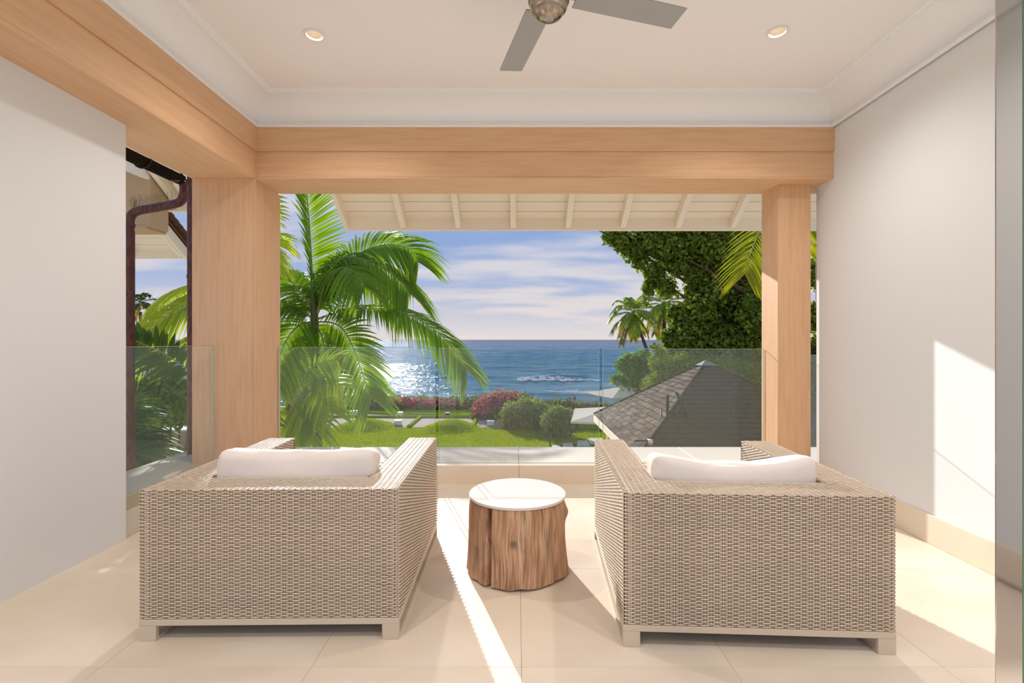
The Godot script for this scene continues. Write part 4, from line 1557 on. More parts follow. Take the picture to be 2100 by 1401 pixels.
func build_pavilion() -> void:
	var N := Vector3(2.01, -0.52, -8.0)
	var L := Vector3(1.99, -0.52, -12.5)
	var R := Vector3(6.5, -0.52, -8.0)
	var B := Vector3(6.5, -0.52, -12.5)
	var A := Vector3(3.96, 0.90, -10.24)
	var t := thing("pavilion_roof", "pyramid shingle roof of the garden pavilion beyond the right glass", "roof", Vector3(4.2, GROUND, -10.2))
	var o := t.position
	var st := mb()
	for f in [[N, L], [R, N], [B, R], [L, B]]:
		var dn := Vector3(0, -0.03, 0)
		quad(st, f[0] + dn - o, f[1] + dn - o, A + dn - o, A + dn - o, Vector3.UP)
		tri(st, f[0] + dn - o, f[1] + dn - o, A + dn - o, (f[1] - f[0]).cross(A - f[0]).normalized() * (1 if (f[1] - f[0]).cross(A - f[0]).y > 0 else -1))
	obj("roof_deck", st, M.rust, t)
	var tone := [M.shingle_light, M.shingle_mid, M.shingle_warm, M.shingle_dark]
	var rows := 20
	var made := 0
	for face in 2:
		var p0: Vector3 = N if face == 0 else R
		var p1: Vector3 = L if face == 0 else N
		var u := (p1 - p0).normalized()
		var len := (p1 - p0).length()
		var foot := p0 + u * (A - p0).dot(u)
		var v := (A - foot)
		var sl := v.length()
		v = v.normalized()
		var n := u.cross(v).normalized()
		if n.y < 0: n = -n
		var s0 := (A - p0).dot(u)
		var wide := 0.235 if face == 0 else 0.26
		var all := mb()
		for r in rows:
			var y0 := sl * r / rows
			var y1 := y0 + sl / rows * 1.25
			var half0 := 1.0 - y0 / sl
			var a := s0 * (1.0 - half0)
			var b := s0 + (len - s0) * half0
			var x := a - rng.randf() * wide * 0.8
			while x < b:
				var w := wide * rng.randf_range(0.62, 1.3)
				var xa := maxf(x, a) + 0.004
				var xb := minf(x + w, b) - 0.004
				x += w
				if xb - xa < 0.03: continue
				var lift := rng.randf_range(0.0, 0.012)
				var tilt := 0.020
				var st2: SurfaceTool = mb() if face == 0 else all
				var pts := []
				var slide := rng.randf_range(-0.012, 0.004)
				for k in 8:
					var px := xb if k & 1 else xa
					var top: bool = (k & 2) != 0
					var far: bool = (k & 4) != 0
					# the upper end of a shingle stays inside the hip
					var yy := (y1 if far else y0 + slide)
					var hh := maxf(0.0, 1.0 - maxf(yy, 0.0) / sl)
					px = clampf(px, s0 * (1.0 - hh), s0 + (len - s0) * hh)
					pts.append(p0 + u * px + v * yy + n * ((0.0 if far else tilt + lift) + (0.014 if top else 0.0)) - o)
				hull8(st2, pts)
				if face == 0:
					obj("shingle", st2, tone[[0, 1, 1, 2, 2, 3, 1, 0][rng.randi() % 8]], t)
					made += 1
		if face == 1:
			obj("shaded_shingles", all, M.shingle_mid, t, "stuff")
	# hip caps and eave trim
	for e in [N, L, R]:
		var dv: Vector3 = A - e
		var cnt := int(dv.length() / 0.22)
		st = mb()
		var bs := Basis(dv.normalized(), Vector3.UP, dv.normalized().cross(Vector3.UP)).orthonormalized()
		for k in cnt:
			bevel(st, Vector3(0.26, 0.022, 0.03 if e == N else 0.07), 0.005, Transform3D(bs, e + dv * (k + 0.5) / cnt - o + Vector3(0, 0.045, 0)))
		obj("hip_cap", st, M.shingle_dark if e != N else M.shingle_mid, t)
	st = mb()
	for k in 4:
		var ca: Vector3 = [N, R, B, L][k] - A
		var cb: Vector3 = [R, B, L, N][k] - A
		var lift := A - o + Vector3(0, 0.075, 0)
		quad(st, lift, lift + ca * 0.075, lift + cb * 0.075, lift, (ca + cb) * Vector3(1, -1, 1))
		tri(st, lift, lift + ca * 0.075, lift + cb * 0.075, (ca.cross(cb) * signf(ca.cross(cb).y)).normalized())
	obj("apex_cap", st, mat(Color(0.72, 0.70, 0.66), 0.5), t)
	for q in [[N, L], [N, R]]:
		st = mb()
		var a: Vector3 = q[0] - o
		var b: Vector3 = q[1] - o
		var dv := (b - a).normalized()
		bevel(st, Vector3((b - a).length(), 0.16, 0.05), 0.006, Transform3D(Basis(dv, Vector3.UP, dv.cross(Vector3.UP)), (a + b) / 2 + Vector3(0, -0.10, 0)))
		obj("fascia", st, M.eave, t)
	for q in [N + Vector3(0.35, 0, -0.35), L + Vector3(0.35, 0, 0.35), R + Vector3(-0.35, 0, -0.35), B + Vector3(-0.35, 0, 0.35)]:
		st = mb()
		var b2: Vector3 = Vector3(q.x, GROUND, q.z) - o
		bbox(st, b2 - Vector3(0.1, 0, 0.1), b2 + Vector3(0.1, 2.65, 0.1), 0.01)
		obj("post", st, M.wood_y, t)
	# tripod reflection in the glass, built as black struts on the roof
	var sd := thing("tripod_reflection", "tripod reflection in the glass, built as black struts over the shingle roof", "stand", at(1378, 858, 8.75))
	var so := sd.position
	for q in [[1369, 812, 1369, 860, 0.028, "post"], [1387, 805, 1418, 868, 0.024, "strut"], [1376, 860, 1398, 833, 0.014, "brace"], [1355, 850, 1366, 861, 0.014, "brace"], [1357, 838, 1355, 858, 0.014, "brace"]]:
		st = mb()
		tube(st, [at(q[0], q[1], 8.9) - so, at(q[2], q[3], 8.72) - so], q[4], 8)
		obj(q[5], st, M.black, sd)
	# white chimney-like vent block low on the slope
	var vb := thing("roof_vent", "small pale square vent block low on the shaded roof slope", "vent", at(1333, 908, 8.25))
	st = mb()
	bbox(st, Vector3(-0.038, -0.10, -0.05), Vector3(0.038, 0.055, 0.05), 0.006)
	obj("block", st, M.sill, vb)
	st = mb()
	bbox(st, Vector3(-0.27, 0.02, -0.02), Vector3(-0.03, 0.045, 0.02), 0.004)
	obj("side_arm", st, M.black, vb)
	sunshade("large square cream sunshade just left of the pavilion roof", Vector3(3.34, 0, -16.3), 1.46, deg_to_rad(-9.0), -1.13, -0.80)
	sunshade("distant square cream sunshade above the pavilion eave, nearer the sea", Vector3(5.35, 0, -25.0), 1.32, deg_to_rad(20.0), -1.40, -0.98)

func sunshade(label: String, c: Vector3, half: float, turn: float, y0: float, y1: float) -> void:
	var t := thing("sunshade", label, "parasol", Vector3(c.x, GROUND, c.z), turn, "square cream sunshades")
	var cl := mat(Color(0.74, 0.70, 0.64), 0.9, 0.2)
	cl.cull_mode = BaseMaterial3D.CULL_DISABLED
	cl.backlight_enabled = true
	cl.backlight = Color(0.35, 0.33, 0.30)
	var top := Vector3(0, y1 - GROUND, 0)
	var e := y0 - GROUND
	var P := [Vector3(-half, e, half), Vector3(half, e, half), Vector3(half, e, -half), Vector3(-half, e, -half)]
	for k in 4:
		var st := mb()
		var a: Vector3 = P[k]
		var b: Vector3 = P[(k + 1) % 4]
		var g := []
		for j in 7:
			var row := []
			for i in 9:
				var f := j / 6.0
				var p := top.lerp(a.lerp(b, i / 8.0), f)
				p.y -= 0.015 * sin(PI * i / 8.0) * f + 0.015 * sin(PI * f)
				row.append(p)
			g.append(row)
		sheet(st, g, false, (g[0][8] - g[0][0]).cross(g[6][4] - g[0][4]).y < 0)
		var hem := []
		for i in 9: hem.append(g[6][i] + Vector3(0, -0.06, 0))
		sheet(st, [g[6], hem])
		obj("canopy_panel", st, cl, t)
		st = mb()
		tube(st, [top - Vector3(0, 0.06, 0), a - Vector3(0, 0.04, 0)], 0.014, 6)
		obj("rib", st, M.trim_white, t)
	var st := mb()
	tube(st, [Vector3.ZERO, top + Vector3(0, 0.08, 0)], 0.03, 10)
	obj("pole", st, M.trim_white, t)
	st = mb()
	bbox(st, Vector3(-0.3, 0, -0.3), Vector3(0.3, 0.08, 0.3), 0.01)
	obj("base", st, M.sill, t)

# ---------------------------------------------------------------- palms

# a feather frond along the rachis points (relative to the parent); hint points out of the blade's upper side
func frond(parent: Node3D, pts: Array, leaf: float, n: int, width: float, droop: float, hint: Vector3, c0: Color, c1: Color, rise := 0.35, stalk := 0.12, thick := 0.018, called := "frond") -> MeshInstance3D:
	var st := mb()
	var c := curve(pts, 40)
	var total := 0.0
	for k in 40: total += c[k].distance_to(c[k + 1])
	for k in n:
		for s in [-1.0, 1.0]:
			var f := stalk + (1.0 - stalk) * (k + rng.randf() * 0.5) / n
			var i := mini(int(f * 40), 39)
			var p: Vector3 = c[i].lerp(c[i + 1], f * 40 - i)
			var t: Vector3 = (c[i + 1] - c[i]).normalized()
			var side := t.cross(hint)
			if side.length() < 0.05: side = t.cross(Vector3.BACK)
			side = side.normalized() * s
			var up := side.cross(t).normalized()
			if up.dot(hint) < 0: up = -up
			var u := (f - stalk) / (1.0 - stalk)
			var l := leaf * (0.48 + 0.52 * sin(PI * (u * 0.74 + 0.12))) * rng.randf_range(0.85, 1.1) * (1.0 if u < 0.85 else lerpf(1.0, 0.75, (u - 0.85) / 0.15))
			var fw := 0.45 + 0.75 * u
			var dir := (side + t * fw + up * (rise * (1.0 - u) + rng.randf_range(-0.12, 0.12))).normalized()
			var col := c0.lerp(c1, clampf(rng.randf() * 0.8 + u * 0.2, 0.0, 1.0))
			var w := width * rng.randf_range(0.8, 1.15)
			var prev := p
			var q0: Array = []
			for j in 5:
				var g := j / 4.0
				var pos := p + dir * l * g + Vector3.DOWN * droop * l * g * g
				var tan := (dir + Vector3.DOWN * 2.0 * droop * g).normalized()
				var ac := tan.cross(up).normalized()
				var ww: float = w * [0.35, 1.0, 0.85, 0.5, 0.03][j] * 0.5
				var keel := up * ww * 0.35
				var q := [pos - ac * ww - keel, pos + keel * 0.6, pos + ac * ww - keel]
				if j > 0:
					for e in 2:
						cquad(st, q0[e], q0[e + 1], q[e + 1], q[e], up, col)
				q0 = q
				prev = pos
	var o := obj(called, st, M.frond, parent)
	st = mb()
	var rad := []
	var cc := []
	for k in 21:
		cc.append(c[k * 2])
		rad.append(thick * (1.0 - 0.85 * k / 20.0))
	tube(st, cc, rad, 7)
	obj("midrib", st, M.midrib, o)
	return o

# a round pleated leaf on a stalk from a to c; aim turns its middle blade in the view plane, tip lays it back
func fan_leaf(parent: Node3D, a: Vector3, c: Vector3, r: float, aim: float, tip: float, c0: Color, c1: Color) -> void:
	var st := mb()
	var n := 22
	var nz := Vector3(0.15, tip, 1.0).normalized()
	var e1 := Vector3.RIGHT.slide(nz).normalized()
	var e2 := nz.cross(e1)
	for k in n:
		var an := aim + deg_to_rad(lerpf(-105.0, 105.0, (k + 0.5) / n))
		var d := e1 * cos(an) + e2 * sin(an)
		var s := nz.cross(d)
		var l := r * rng.randf_range(0.88, 1.06) * (0.78 + 0.22 * cos(an - aim))
		var col := c0.lerp(c1, rng.randf())
		var half := PI * 1.17 / n * 0.5
		var q0 := []
		for j in 6:
			var g := j / 5.0
			var w: float = l * half * [0.02, 0.22, 0.42, 0.52, 0.34, 0.02][j]
			var pos := c + d * l * g + Vector3.DOWN * l * 0.30 * g * g * g - nz * l * 0.10 * g * g
			var q := [pos - s * w, pos + nz * w * 0.45, pos + s * w]
			if j > 0:
				for e in 2: cquad(st, q0[e], q0[e + 1], q[e + 1], q[e], nz, col)
			q0 = q
	var o := obj("fan_leaf", st, M.frond, parent)
	st = mb()
	tube(st, curve([a, a.lerp(c, 0.5) + Vector3(0, 0.06, 0), c], 8), 0.009, 6)
	obj("leaf_stalk", st, M.midrib, o)

func cquad(st: SurfaceTool, a: Vector3, b: Vector3, c: Vector3, d: Vector3, out: Vector3, col: Color) -> void:
	var n := (c - a).cross(d - b)
	if n.length_squared() < 1e-18: return
	n = n.normalized()
	if n.dot(out) < 0.0: n = -n
	for t in [[a, b, c], [a, c, d]]:
		var v: Array = t
		if (v[1] - v[0]).cross(v[2] - v[0]).dot(n) > 0.0: v = [v[0], v[2], v[1]]
		for e in v:
			st.set_color(col)
			st.set_normal(n)
			st.add_vertex(e)

func px_curve(list: Array, o: Vector3) -> Array:
	var out := []
	for q in list: out.append(at(q[0], q[1], q[2]) - o)
	return out

func palm_trunk(t: Node3D, pts: Array, r0: float, r1: float) -> void:
	var st := mb()
	var c := curve(pts, 48)
	var rad := []
	for k in 49:
		var ring := 0.012 * (1.0 if k % 3 == 0 else 0.0)
		rad.append(lerpf(r0, r1, k / 48.0) + ring * r0 * 4.0)
	tube(st, c, rad, 14)
	obj("trunk", st, M.bark, t)

func crown(t: Node3D, c: Vector3, n: int, len: float, leaf: float, per: int, width: float, c0: Color, c1: Color, low := -50.0, high := 75.0) -> void:
	for k in n:
		var a := TAU * k * 0.381966 + rng.randf_range(-0.2, 0.2)
		var e := deg_to_rad(lerpf(high, low, (k + 0.5) / n))
		var d := Vector3(cos(a) * cos(e), sin(e), sin(a) * cos(e))
		var l := len * rng.randf_range(0.85, 1.1)
		var out := Vector3(cos(a), 0, sin(a))
		var pts := [c, c + d * l * 0.35, c + d * l * 0.62 + out * l * 0.06 + Vector3.DOWN * l * 0.07, c + d * l * 0.8 + out * l * 0.10 + Vector3.DOWN * l * 0.26]
		frond(t, pts, leaf, per, width, 0.55, Vector3.UP * 0.8 + out * 0.3 if e > -0.7 else out, c0 if k < n * 0.8 else c1.lerp(Color(0.24, 0.17, 0.03), 0.6), c1 if k < n * 0.8 else Color(0.30, 0.20, 0.05), 0.3, 0.16, 0.03)

func build_palms() -> void:
	M.frond = leafy(Color.WHITE, Color(1.0, 1.0, 0.35), 0.38, 0.35)
	M.midrib = mat(Color(0.58, 0.58, 0.34), 0.4, 0.5)
	var g0 := Color(0.128, 0.262, 0.024)
	var g1 := Color(0.300, 0.435, 0.033)
	# the big palm
	var o := Vector3((650.0 - VX) / F * 14.2, GROUND, -14.2)
	var t := thing("palm_tree", "large feathery palm right of the corner post, tallest in front of the sea", "palm tree", o)
	palm_trunk(t, px_curve([[652, 1180, 14.20], [651, 900, 14.20], [649, 760, 14.20], [645, 668, 14.20]], o), 0.13, 0.115)
	var st := mb()
	tube(st, curve(px_curve([[646, 700, 14.20], [645, 660, 14.20], [643, 610, 14.20], [640, 560, 14.20]], o), 12), [0.11, 0.125, 0.13, 0.13, 0.12, 0.11, 0.10, 0.09, 0.08, 0.07, 0.06, 0.055, 0.05], 12)
	obj("crown_shaft", st, mat(Color(0.33, 0.36, 0.16), 0.5), t)
	var big := [
		# rachis in frame pixels and depth, leaflet length, count, drop, hint
		[[[644, 655, 14.20], [640, 560, 14.12], [635, 470, 13.88], [628, 380, 13.50], [624, 318, 13.10]], 1.34, 66, 0.10, Vector3(1.0, 0.1, 0.45), 1.0],
		[[[648, 650, 14.20], [672, 570, 14.20], [706, 528, 14.20], [761, 538, 14.04], [808, 566, 13.88], [838, 600, 13.72]], 1.45, 76, 0.75, Vector3(0.1, 1, 0.55), 0.25],
		[[[648, 650, 14.20], [688, 568, 14.52], [734, 522, 14.68], [785, 502, 14.68], [834, 508, 14.60], [858, 538, 14.52]], 1.39, 74, 0.50, Vector3(-0.2, 0.6, 0.8), 0.7],
		[[[650, 655, 14.20], [690, 641, 13.88], [740, 633, 13.56], [800, 634, 13.34], [855, 654, 13.10], [905, 688, 12.94], [942, 731, 12.78], [958, 758, 12.70]], 1.16, 84, 0.46, Vector3(0.12, 1, 0.35), 0.3],
		[[[650, 660, 14.20], [684, 662, 13.56], [708, 682, 13.10], [730, 728, 12.78], [750, 788, 12.62], [760, 815, 12.54]], 1.23, 66, 0.28, Vector3(-0.35, 0.25, 1), 0.1],
		[[[643, 650, 14.20], [632, 622, 14.20], [610, 592, 14.20], [582, 562, 14.20], [540, 540, 14.20], [500, 545, 14.20]], 1.10, 44, 0.5, Vector3(0.0, 1, 0.5), 0.3],
		[[[642, 655, 14.20], [615, 634, 14.04], [588, 626, 13.88], [550, 640, 13.56], [515, 680, 13.42]], 1.14, 42, 0.7, Vector3(0.0, 1, 0.4), 0.3],
		[[[642, 660, 14.20], [618, 664, 13.72], [592, 690, 13.26], [572, 735, 12.94], [562, 780, 12.78]], 1.14, 40, 0.45, Vector3(0.3, 0.5, 0.8), 0.1],
		[[[646, 655, 14.20], [670, 600, 14.68], [700, 570, 15.30], [740, 566, 16.10], [780, 590, 16.88]], 1.10, 40, 0.7, Vector3(0.0, 1, 0.2), 0.3],
		[[[646, 655, 14.20], [668, 590, 14.20], [692, 552, 13.72], [724, 556, 13.10], [748, 590, 12.62]], 1.23, 56, 0.6, Vector3(0.0, 1, 0.5), 0.4],
		[[[644, 655, 14.20], [622, 590, 14.68], [598, 556, 15.46], [570, 560, 16.26]], 1.10, 36, 0.6, Vector3(0.0, 1, 0.0), 0.3],
		[[[646, 660, 14.20], [660, 690, 14.04], [666, 730, 13.72], [664, 790, 13.42]], 0.94, 34, 0.3, Vector3(0.0, 0.3, 1.0), 0.1],
		[[[644, 660, 14.20], [628, 690, 14.52], [612, 730, 14.84], [604, 790, 14.98]], 0.94, 34, 0.3, Vector3(0.0, 0.3, 1.0), 0.1],
	]
	for f in big:
		frond(t, px_curve(f[0], o), f[1], f[2], 0.075, f[3], f[4], g0, g1, f[5], 0.10, 0.032)
	# a younger broad leaved palm below it
	o = Vector3((596.0 - VX) / F * 6.9, GROUND, -6.9)
	t = thing("young_palm", "young palm with broad drooping leaves low beside the corner post", "palm tree", o)
	palm_trunk(t, px_curve([[598, 1300, 6.9], [597, 1000, 6.9], [596, 830, 6.9]], o), 0.05, 0.04)
	for f in [
		[[[597, 830, 6.9], [630, 765, 6.85], [662, 742, 6.8], [690, 738, 6.7]], 0.42, 12, 0.35, Vector3(0, 0.6, 0.9)],
		[[[597, 830, 6.9], [632, 790, 6.8], [665, 775, 6.7], [700, 790, 6.6]], 0.44, 12, 0.4, Vector3(0, 0.8, 0.6)],
		[[[597, 830, 6.9], [630, 800, 6.75], [660, 810, 6.6], [684, 845, 6.5]], 0.42, 12, 0.4, Vector3(0.2, 0.7, 0.7)],
		[[[597, 835, 6.9], [615, 825, 6.75], [640, 845, 6.6], [650, 885, 6.5]], 0.42, 12, 0.45, Vector3(0.2, 0.5, 0.9)],
		[[[597, 835, 6.9], [600, 830, 6.7], [612, 850, 6.55], [620, 890, 6.5]], 0.42, 12, 0.5, Vector3(0, 0.3, 1)]]:
		frond(t, px_curve(f[0], o), f[1], f[2], 0.06, f[3], f[4], Color(0.16, 0.30, 0.02), Color(0.36, 0.48, 0.03), 0.2, 0.25, 0.012)
	# palm seen through the left opening; hidden fronds placed to shade the floor
	o = Vector3((470.0 - VX) / F * 10.3, GROUND, -10.3)
	t = thing("palm_tree", "sunlit yellow green palm fronds in the left opening, unseen ones behind the post shade the floor", "palm tree", o)
	palm_trunk(t, px_curve([[490, 1180, 10.3], [496, 800, 10.3], [512, 560, 10.3]], o), 0.09, 0.08)
	for f in [
		[[[512, 560, 10.3], [440, 592, 10.1], [385, 622, 9.9], [340, 648, 9.7], [296, 682, 9.5], [270, 705, 9.4]], 1.0, 76, 0.55, Vector3(-0.2, 0.8, 0.75)],
		[[[512, 560, 10.3], [450, 575, 10.7], [400, 582, 11.1], [350, 600, 11.5], [310, 640, 11.7]], 0.95, 64, 0.6, Vector3(0.0, 1, 0.5)],
		[[[512, 560, 10.3], [535, 480, 10.3], [545, 420, 10.3], [540, 360, 10.3]], 0.7, 40, 0.5, Vector3(0.0, 0.3, 0.9)],
		[[[512, 560, 10.3], [500, 500, 10.5], [505, 450, 10.7], [520, 420, 11.1]], 0.7, 40, 0.5, Vector3(0.0, 0.3, 0.9)],
		[[[512, 560, 10.3], [540, 500, 10.6], [560, 480, 11.1], [575, 500, 11.6]], 0.7, 40, 0.5, Vector3(0.0, 0.9, 0.3)],
		[[[512, 560, 10.3], [530, 510, 9.9], [540, 500, 9.5], [550, 540, 9.1]], 0.7, 40, 0.5, Vector3(0.0, 0.9, 0.3)],
		[[[466, 640, 10.3], [450, 670, 10.1], [420, 690, 9.9], [385, 720, 9.7]], 0.7, 30, 0.5, Vector3(0.0, 0.7, 0.7)]]:
		frond(t, px_curve(f[0], o), f[1], f[2], 0.065, f[3], f[4], Color(0.38, 0.50, 0.03), Color(0.66, 0.70, 0.05), 0.35, 0.10, 0.02)
	# broad dark leaves by the side glass; unseen ones placed to shade the ledge
	o = Vector3((430.0 - VX) / F * 5.8, GROUND, -5.8)
	t = thing("fan_palm", "dark green broad bladed palm close outside the side glass panel, its unseen fronds shade the ledge", "palm tree", o)
	palm_trunk(t, px_curve([[430, 1490, 5.8], [428, 1150, 5.8], [420, 830, 5.8]], o), 0.06, 0.05)
	for f in [
		[[[420, 830, 5.8], [402, 775, 5.75], [340, 728, 5.7], [280, 700, 5.65], [236, 688, 5.6]], 0.46, 20, 0.30, Vector3(0.1, 0.7, 0.8)],
		[[[420, 830, 5.8], [430, 740, 5.8], [450, 680, 5.8], [490, 660, 5.9]], 0.42, 22, 0.3, Vector3(0, 0.5, 0.9)],
		[[[420, 830, 5.8], [450, 770, 5.9], [490, 740, 6.1], [530, 770, 6.2]], 0.42, 22, 0.35, Vector3(0, 0.9, 0.5)],
		[[[420, 830, 5.8], [440, 760, 6.2], [460, 730, 6.6], [480, 760, 7.0]], 0.42, 22, 0.35, Vector3(0, 0.9, 0.2)],
		[[[420, 835, 5.8], [460, 810, 5.6], [500, 810, 5.4], [530, 850, 5.3]], 0.40, 20, 0.35, Vector3(0, 0.9, 0.4)]]:
		frond(t, px_curve(f[0], o), f[1], f[2], 0.075, f[3], f[4], Color(0.045, 0.10, 0.018), Color(0.15, 0.22, 0.03), 0.15, 0.30, 0.012)
	# fan leaves of a second plant whose stem stands behind the wall end
	o = Vector3((226.0 - VX) / F * 6.0, GROUND, -6.0)
	t = thing("fan_palm", "dark fan palm low behind the side glass, its round leaves spreading from the wall", "palm tree", o)
	palm_trunk(t, px_curve([[228, 1450, 6.0], [227, 1150, 6.0], [226, 880, 6.0]], o), 0.06, 0.05)
	for f in [[252, 838, 6.0, 78, -5.0, 0.35], [240, 876, 5.8, 112, -4.0, 0.9], [236, 912, 5.6, 128, -6.0, 1.2], [262, 930, 5.5, 118, 2.0, 1.6]]:
		fan_leaf(t, at(226, 880, 6.0) - o, at(f[0], f[1], f[2]) - o, f[3] / F * f[2], deg_to_rad(f[4]), f[5], Color(0.04, 0.095, 0.022), Color(0.12, 0.19, 0.035))

	# the frond that hangs down beside the right post
	o = Vector3((1690.0 - VX) / F * 10.5, GROUND, -10.5)
	t = thing("coconut_palm", "yellow green coconut fronds hanging under the eave beside the right post", "palm tree", o)
	palm_trunk(t, px_curve([[1690, 1100, 10.5], [1690, 760, 10.5], [1680, 400, 10.5]], o), 0.14, 0.11)
	for f in [
		[[[1680, 400, 10.5], [1640, 370, 10.3], [1595, 400, 10.1], [1560, 470, 9.9], [1536, 530, 9.8], [1528, 560, 9.8]], 0.80, 50, 0.30, Vector3(-0.5, 0.35, 0.8)],
		[[[1680, 400, 10.5], [1660, 420, 10.3], [1652, 460, 10.2], [1660, 520, 10.1]], 0.6, 30, 0.4, Vector3(0, 0.4, 0.9)],
		[[[1680, 400, 10.5], [1720, 370, 10.5], [1760, 400, 10.5], [1780, 480, 10.5]], 0.8, 36, 0.4, Vector3(0.3, 0.6, 0.7)],
		[[[1680, 400, 10.5], [1670, 330, 10.6], [1690, 260, 10.7], [1740, 220, 10.8]], 0.8, 36, 0.3, Vector3(-0.5, 0.4, 0.7)]]:
		frond(t, px_curve(f[0], o), f[1], f[2], 0.05, f[3], f[4], Color(0.22, 0.30, 0.02), Color(0.50, 0.46, 0.035), 0.15, 0.10, 0.022)
	# two coconut palms on the point
	var cn := Color(0.20, 0.29, 0.05)
	var cm := Color(0.40, 0.46, 0.08)
	o = Vector3((1330.0 - VX) / F * 60.0, SEA + 0.5, -60.0)
	t = thing("coconut_palm", "coconut palm standing clear against the sky with a leaning trunk", "palm tree", o, 0.0, "coconut palms on the point")
	palm_trunk(t, px_curve([[1348, 780, 60], [1335, 740, 60], [1322, 705, 60], [1300, 645, 60]], o), 0.24, 0.16)
	crown(t, at(1299, 640, 60) - o, 24, 3.7, 1.0, 40, 0.10, cn, cm, -70.0)
	st = mb()
	for k in 9: lathe(st, [[0.001, -0.17], [0.10, -0.11], [0.13, 0.0], [0.09, 0.11], [0.001, 0.15]], 10, at(1299, 646, 60) - o + Vector3(rng.randf_range(-0.4, 0.4), rng.randf_range(-0.5, 0.0), rng.randf_range(-0.3, 0.4)))
	obj("coconuts", st, mat(Color(0.78, 0.50, 0.16), 0.6), t)
	o = Vector3((1368.0 - VX) / F * 69.0, SEA + 0.5, -69.0)
	t = thing("coconut_palm", "coconut palm half hidden behind the broadleaf tree", "palm tree", o, 0.0, "coconut palms on the point")
	palm_trunk(t, px_curve([[1372, 800, 69], [1367, 740, 69], [1364, 690, 69], [1361, 628, 69]], o), 0.26, 0.18)
	crown(t, at(1361, 622, 69) - o, 24, 4.5, 1.15, 40, 0.115, cn, cm, -68.0)
	# tiny palms by the sea in the left opening
	o = Vector3((306.0 - VX) / F * 40.0, SEA + 0.8, -40.0)
	t = thing("shore_palm", "small distant palm by the water in the left opening", "palm tree", o)
	palm_trunk(t, px_curve([[306, 850, 40], [306, 780, 40], [305, 722, 40]], o), 0.20, 0.16)
	crown(t, at(305, 718, 40) - o, 16, 2.2, 0.6, 24, 0.09, Color(0.04, 0.08, 0.015), Color(0.09, 0.14, 0.03))
	o = Vector3((288.0 - VX) / F * 44.0, SEA + 0.8, -44.0)
	t = thing("shore_palm", "farther thin palm by the water, nearest the left wall edge", "palm tree", o)
	palm_trunk(t, px_curve([[290, 850, 44], [290, 780, 44], [288, 640, 44]], o), 0.16, 0.12)
	crown(t, at(288, 620, 44) - o, 14, 1.8, 0.5, 22, 0.08, Color(0.04, 0.08, 0.015), Color(0.09, 0.14, 0.03))

# ---------------------------------------------------------------- broadleaf trees on the right

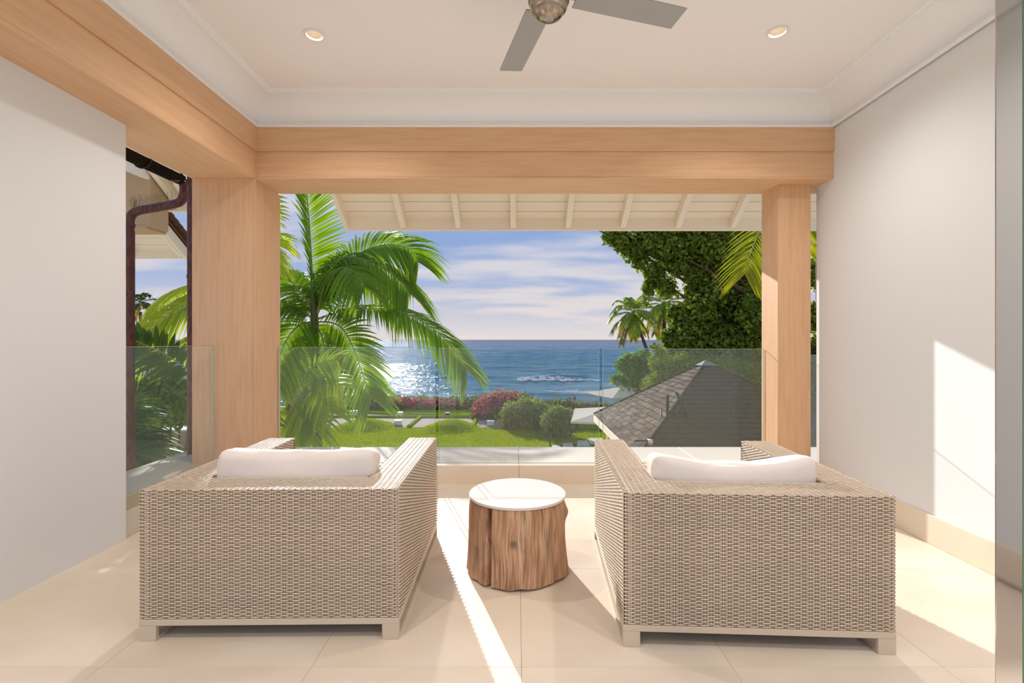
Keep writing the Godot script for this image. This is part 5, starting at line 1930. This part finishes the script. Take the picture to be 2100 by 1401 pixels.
func build_trees() -> void:
	var broad := leaf_mesh(0.20, 0.12, 0.2, 0.15)
	var d := 21.0
	var o := Vector3((1612.0 - VX) / F * d, GROUND, -d)
	var t := thing("broadleaf_tree", "huge dark broadleaf tree filling the right side under the eave", "tree", o)
	var lumps := [[1252, 484, 16], [1278, 494, 24], [1300, 512, 24], [1312, 535, 17], [1330, 492, 34], [1372, 502, 40], [1415, 486, 42], [1412, 532, 34, 1], [1462, 500, 46], [1475, 556, 44, 1], [1525, 520, 50, 1], [1535, 585, 48, 1], [1455, 598, 34], [1432, 630, 30, -0.5], [1345, 570, 22], [1366, 588, 20], [1330, 590, 14], [1500, 640, 48, 1], [1550, 660, 50, 1], [1445, 668, 36], [1402, 694, 34, -0.5], [1382, 722, 26, -0.5], [1432, 724, 40, -0.5], [1485, 704, 46], [1535, 722, 48], [1575, 700, 40, 2], [1665, 560, 30, 2], [1665, 650, 30, 2], [1665, 720, 30, 2], [1555, 560, 40, 2], [1450, 445, 40], [1520, 455, 40, 1], [1470, 610, 44, 0.5], [1510, 690, 44, 0.5], [1420, 600, 18], [1385, 640, 16, -0.5], [1404, 662, 24, -0.5], [1376, 692, 20, -0.5], [1340, 556, 20], [1540, 640, 44, -0.5], [1420, 570, 20], [1390, 545, 22]]
	var lp := lumps_px(lumps, d, o)
	foliage(t, "foliage", lp, 70000, broad, M.leaf, Color(0.107, 0.164, 0.031), Color(0.391, 0.467, 0.071), 0.62, 0.6)
	var st := mb()
	var top := Vector3(0, 4.6, 0)
	tube(st, curve([Vector3.ZERO, Vector3(0.1, 2.2, 0), top, Vector3(0.2, 7.0, -0.2)], 16), 0.28, 12)
	obj("trunk", st, M.bark, t)
	for k in [0, 2, 4, 6, 8, 10, 12, 13, 14, 17, 19, 20, 22, 23]:
		var e: Vector3 = lp[k][0]
		st = mb()
		var start := Vector3(0, clampf(e.y * 0.6, 1.5, 6.0), 0)
		var mid := start.lerp(e, 0.5) + Vector3(rng.randf_range(-0.3, 0.3), rng.randf_range(-0.5, 0.1), rng.randf_range(-0.3, 0.3))
		tube(st, curve([start, mid, e, e + (e - mid) * 0.35], 12), [0.10, 0.09, 0.085, 0.08, 0.07, 0.06, 0.05, 0.045, 0.04, 0.035, 0.03, 0.025, 0.02], 8)
		obj("branch", st, M.bark, t)
	# the bright leaved small tree over the umbrella
	d = 23.0
	o = Vector3((1315.0 - VX) / F * d, GROUND, -d)
	t = thing("sea_almond_tree", "small bright green tree over the distant sunshade", "tree", o)
	lp = lumps_px([[1292, 742, 20], [1318, 740, 22], [1275, 748, 12], [1300, 760, 22], [1330, 758, 24], [1265, 778, 12], [1290, 778, 20], [1318, 780, 24], [1345, 752, 16], [1340, 780, 20]], d, o)
	foliage(t, "foliage", lp, 3600, leaf_mesh(0.24, 0.13, 0.2, 0.3), M.leaf, Color(0.126, 0.270, 0.022), Color(0.255, 0.405, 0.033), 0.6)
	st = mb()
	for e in [0, 1, 4, 6, 7]: tube(st, curve([Vector3.ZERO, Vector3(0, 1.4, 0).lerp(lp[e][0], 0.2), lp[e][0]], 8), [0.10, 0.09, 0.08, 0.07, 0.06, 0.05, 0.04, 0.03, 0.02], 7)
	obj("trunk", st, M.bark, t)
	shrub("feathery_shrub", "yellow green feathery shrub above the pavilion hip", "bush", 19.0, [[1345, 742, 18], [1372, 750, 24], [1400, 742, 24], [1362, 770, 26], [1395, 768, 28], [1425, 756, 24], [1340, 790, 24], [1450, 752, 24], [1480, 760, 30], [1520, 770, 36], [1355, 722, 12], [1345, 712, 10], [1560, 780, 40]], 9000, leaf_mesh(0.16, 0.05), Color(0.224, 0.288, 0.029), Color(0.378, 0.420, 0.056))
	shrub("shade_shrub", "dark bushes below the big tree seen in the right gap", "bush", 16.0, [[1620, 760, 50], [1670, 740, 50], [1680, 800, 60], [1640, 830, 50], [1700, 880, 60]], 5000, leaf_mesh(0.16, 0.08), Color(0.045, 0.07, 0.015), Color(0.11, 0.14, 0.03))
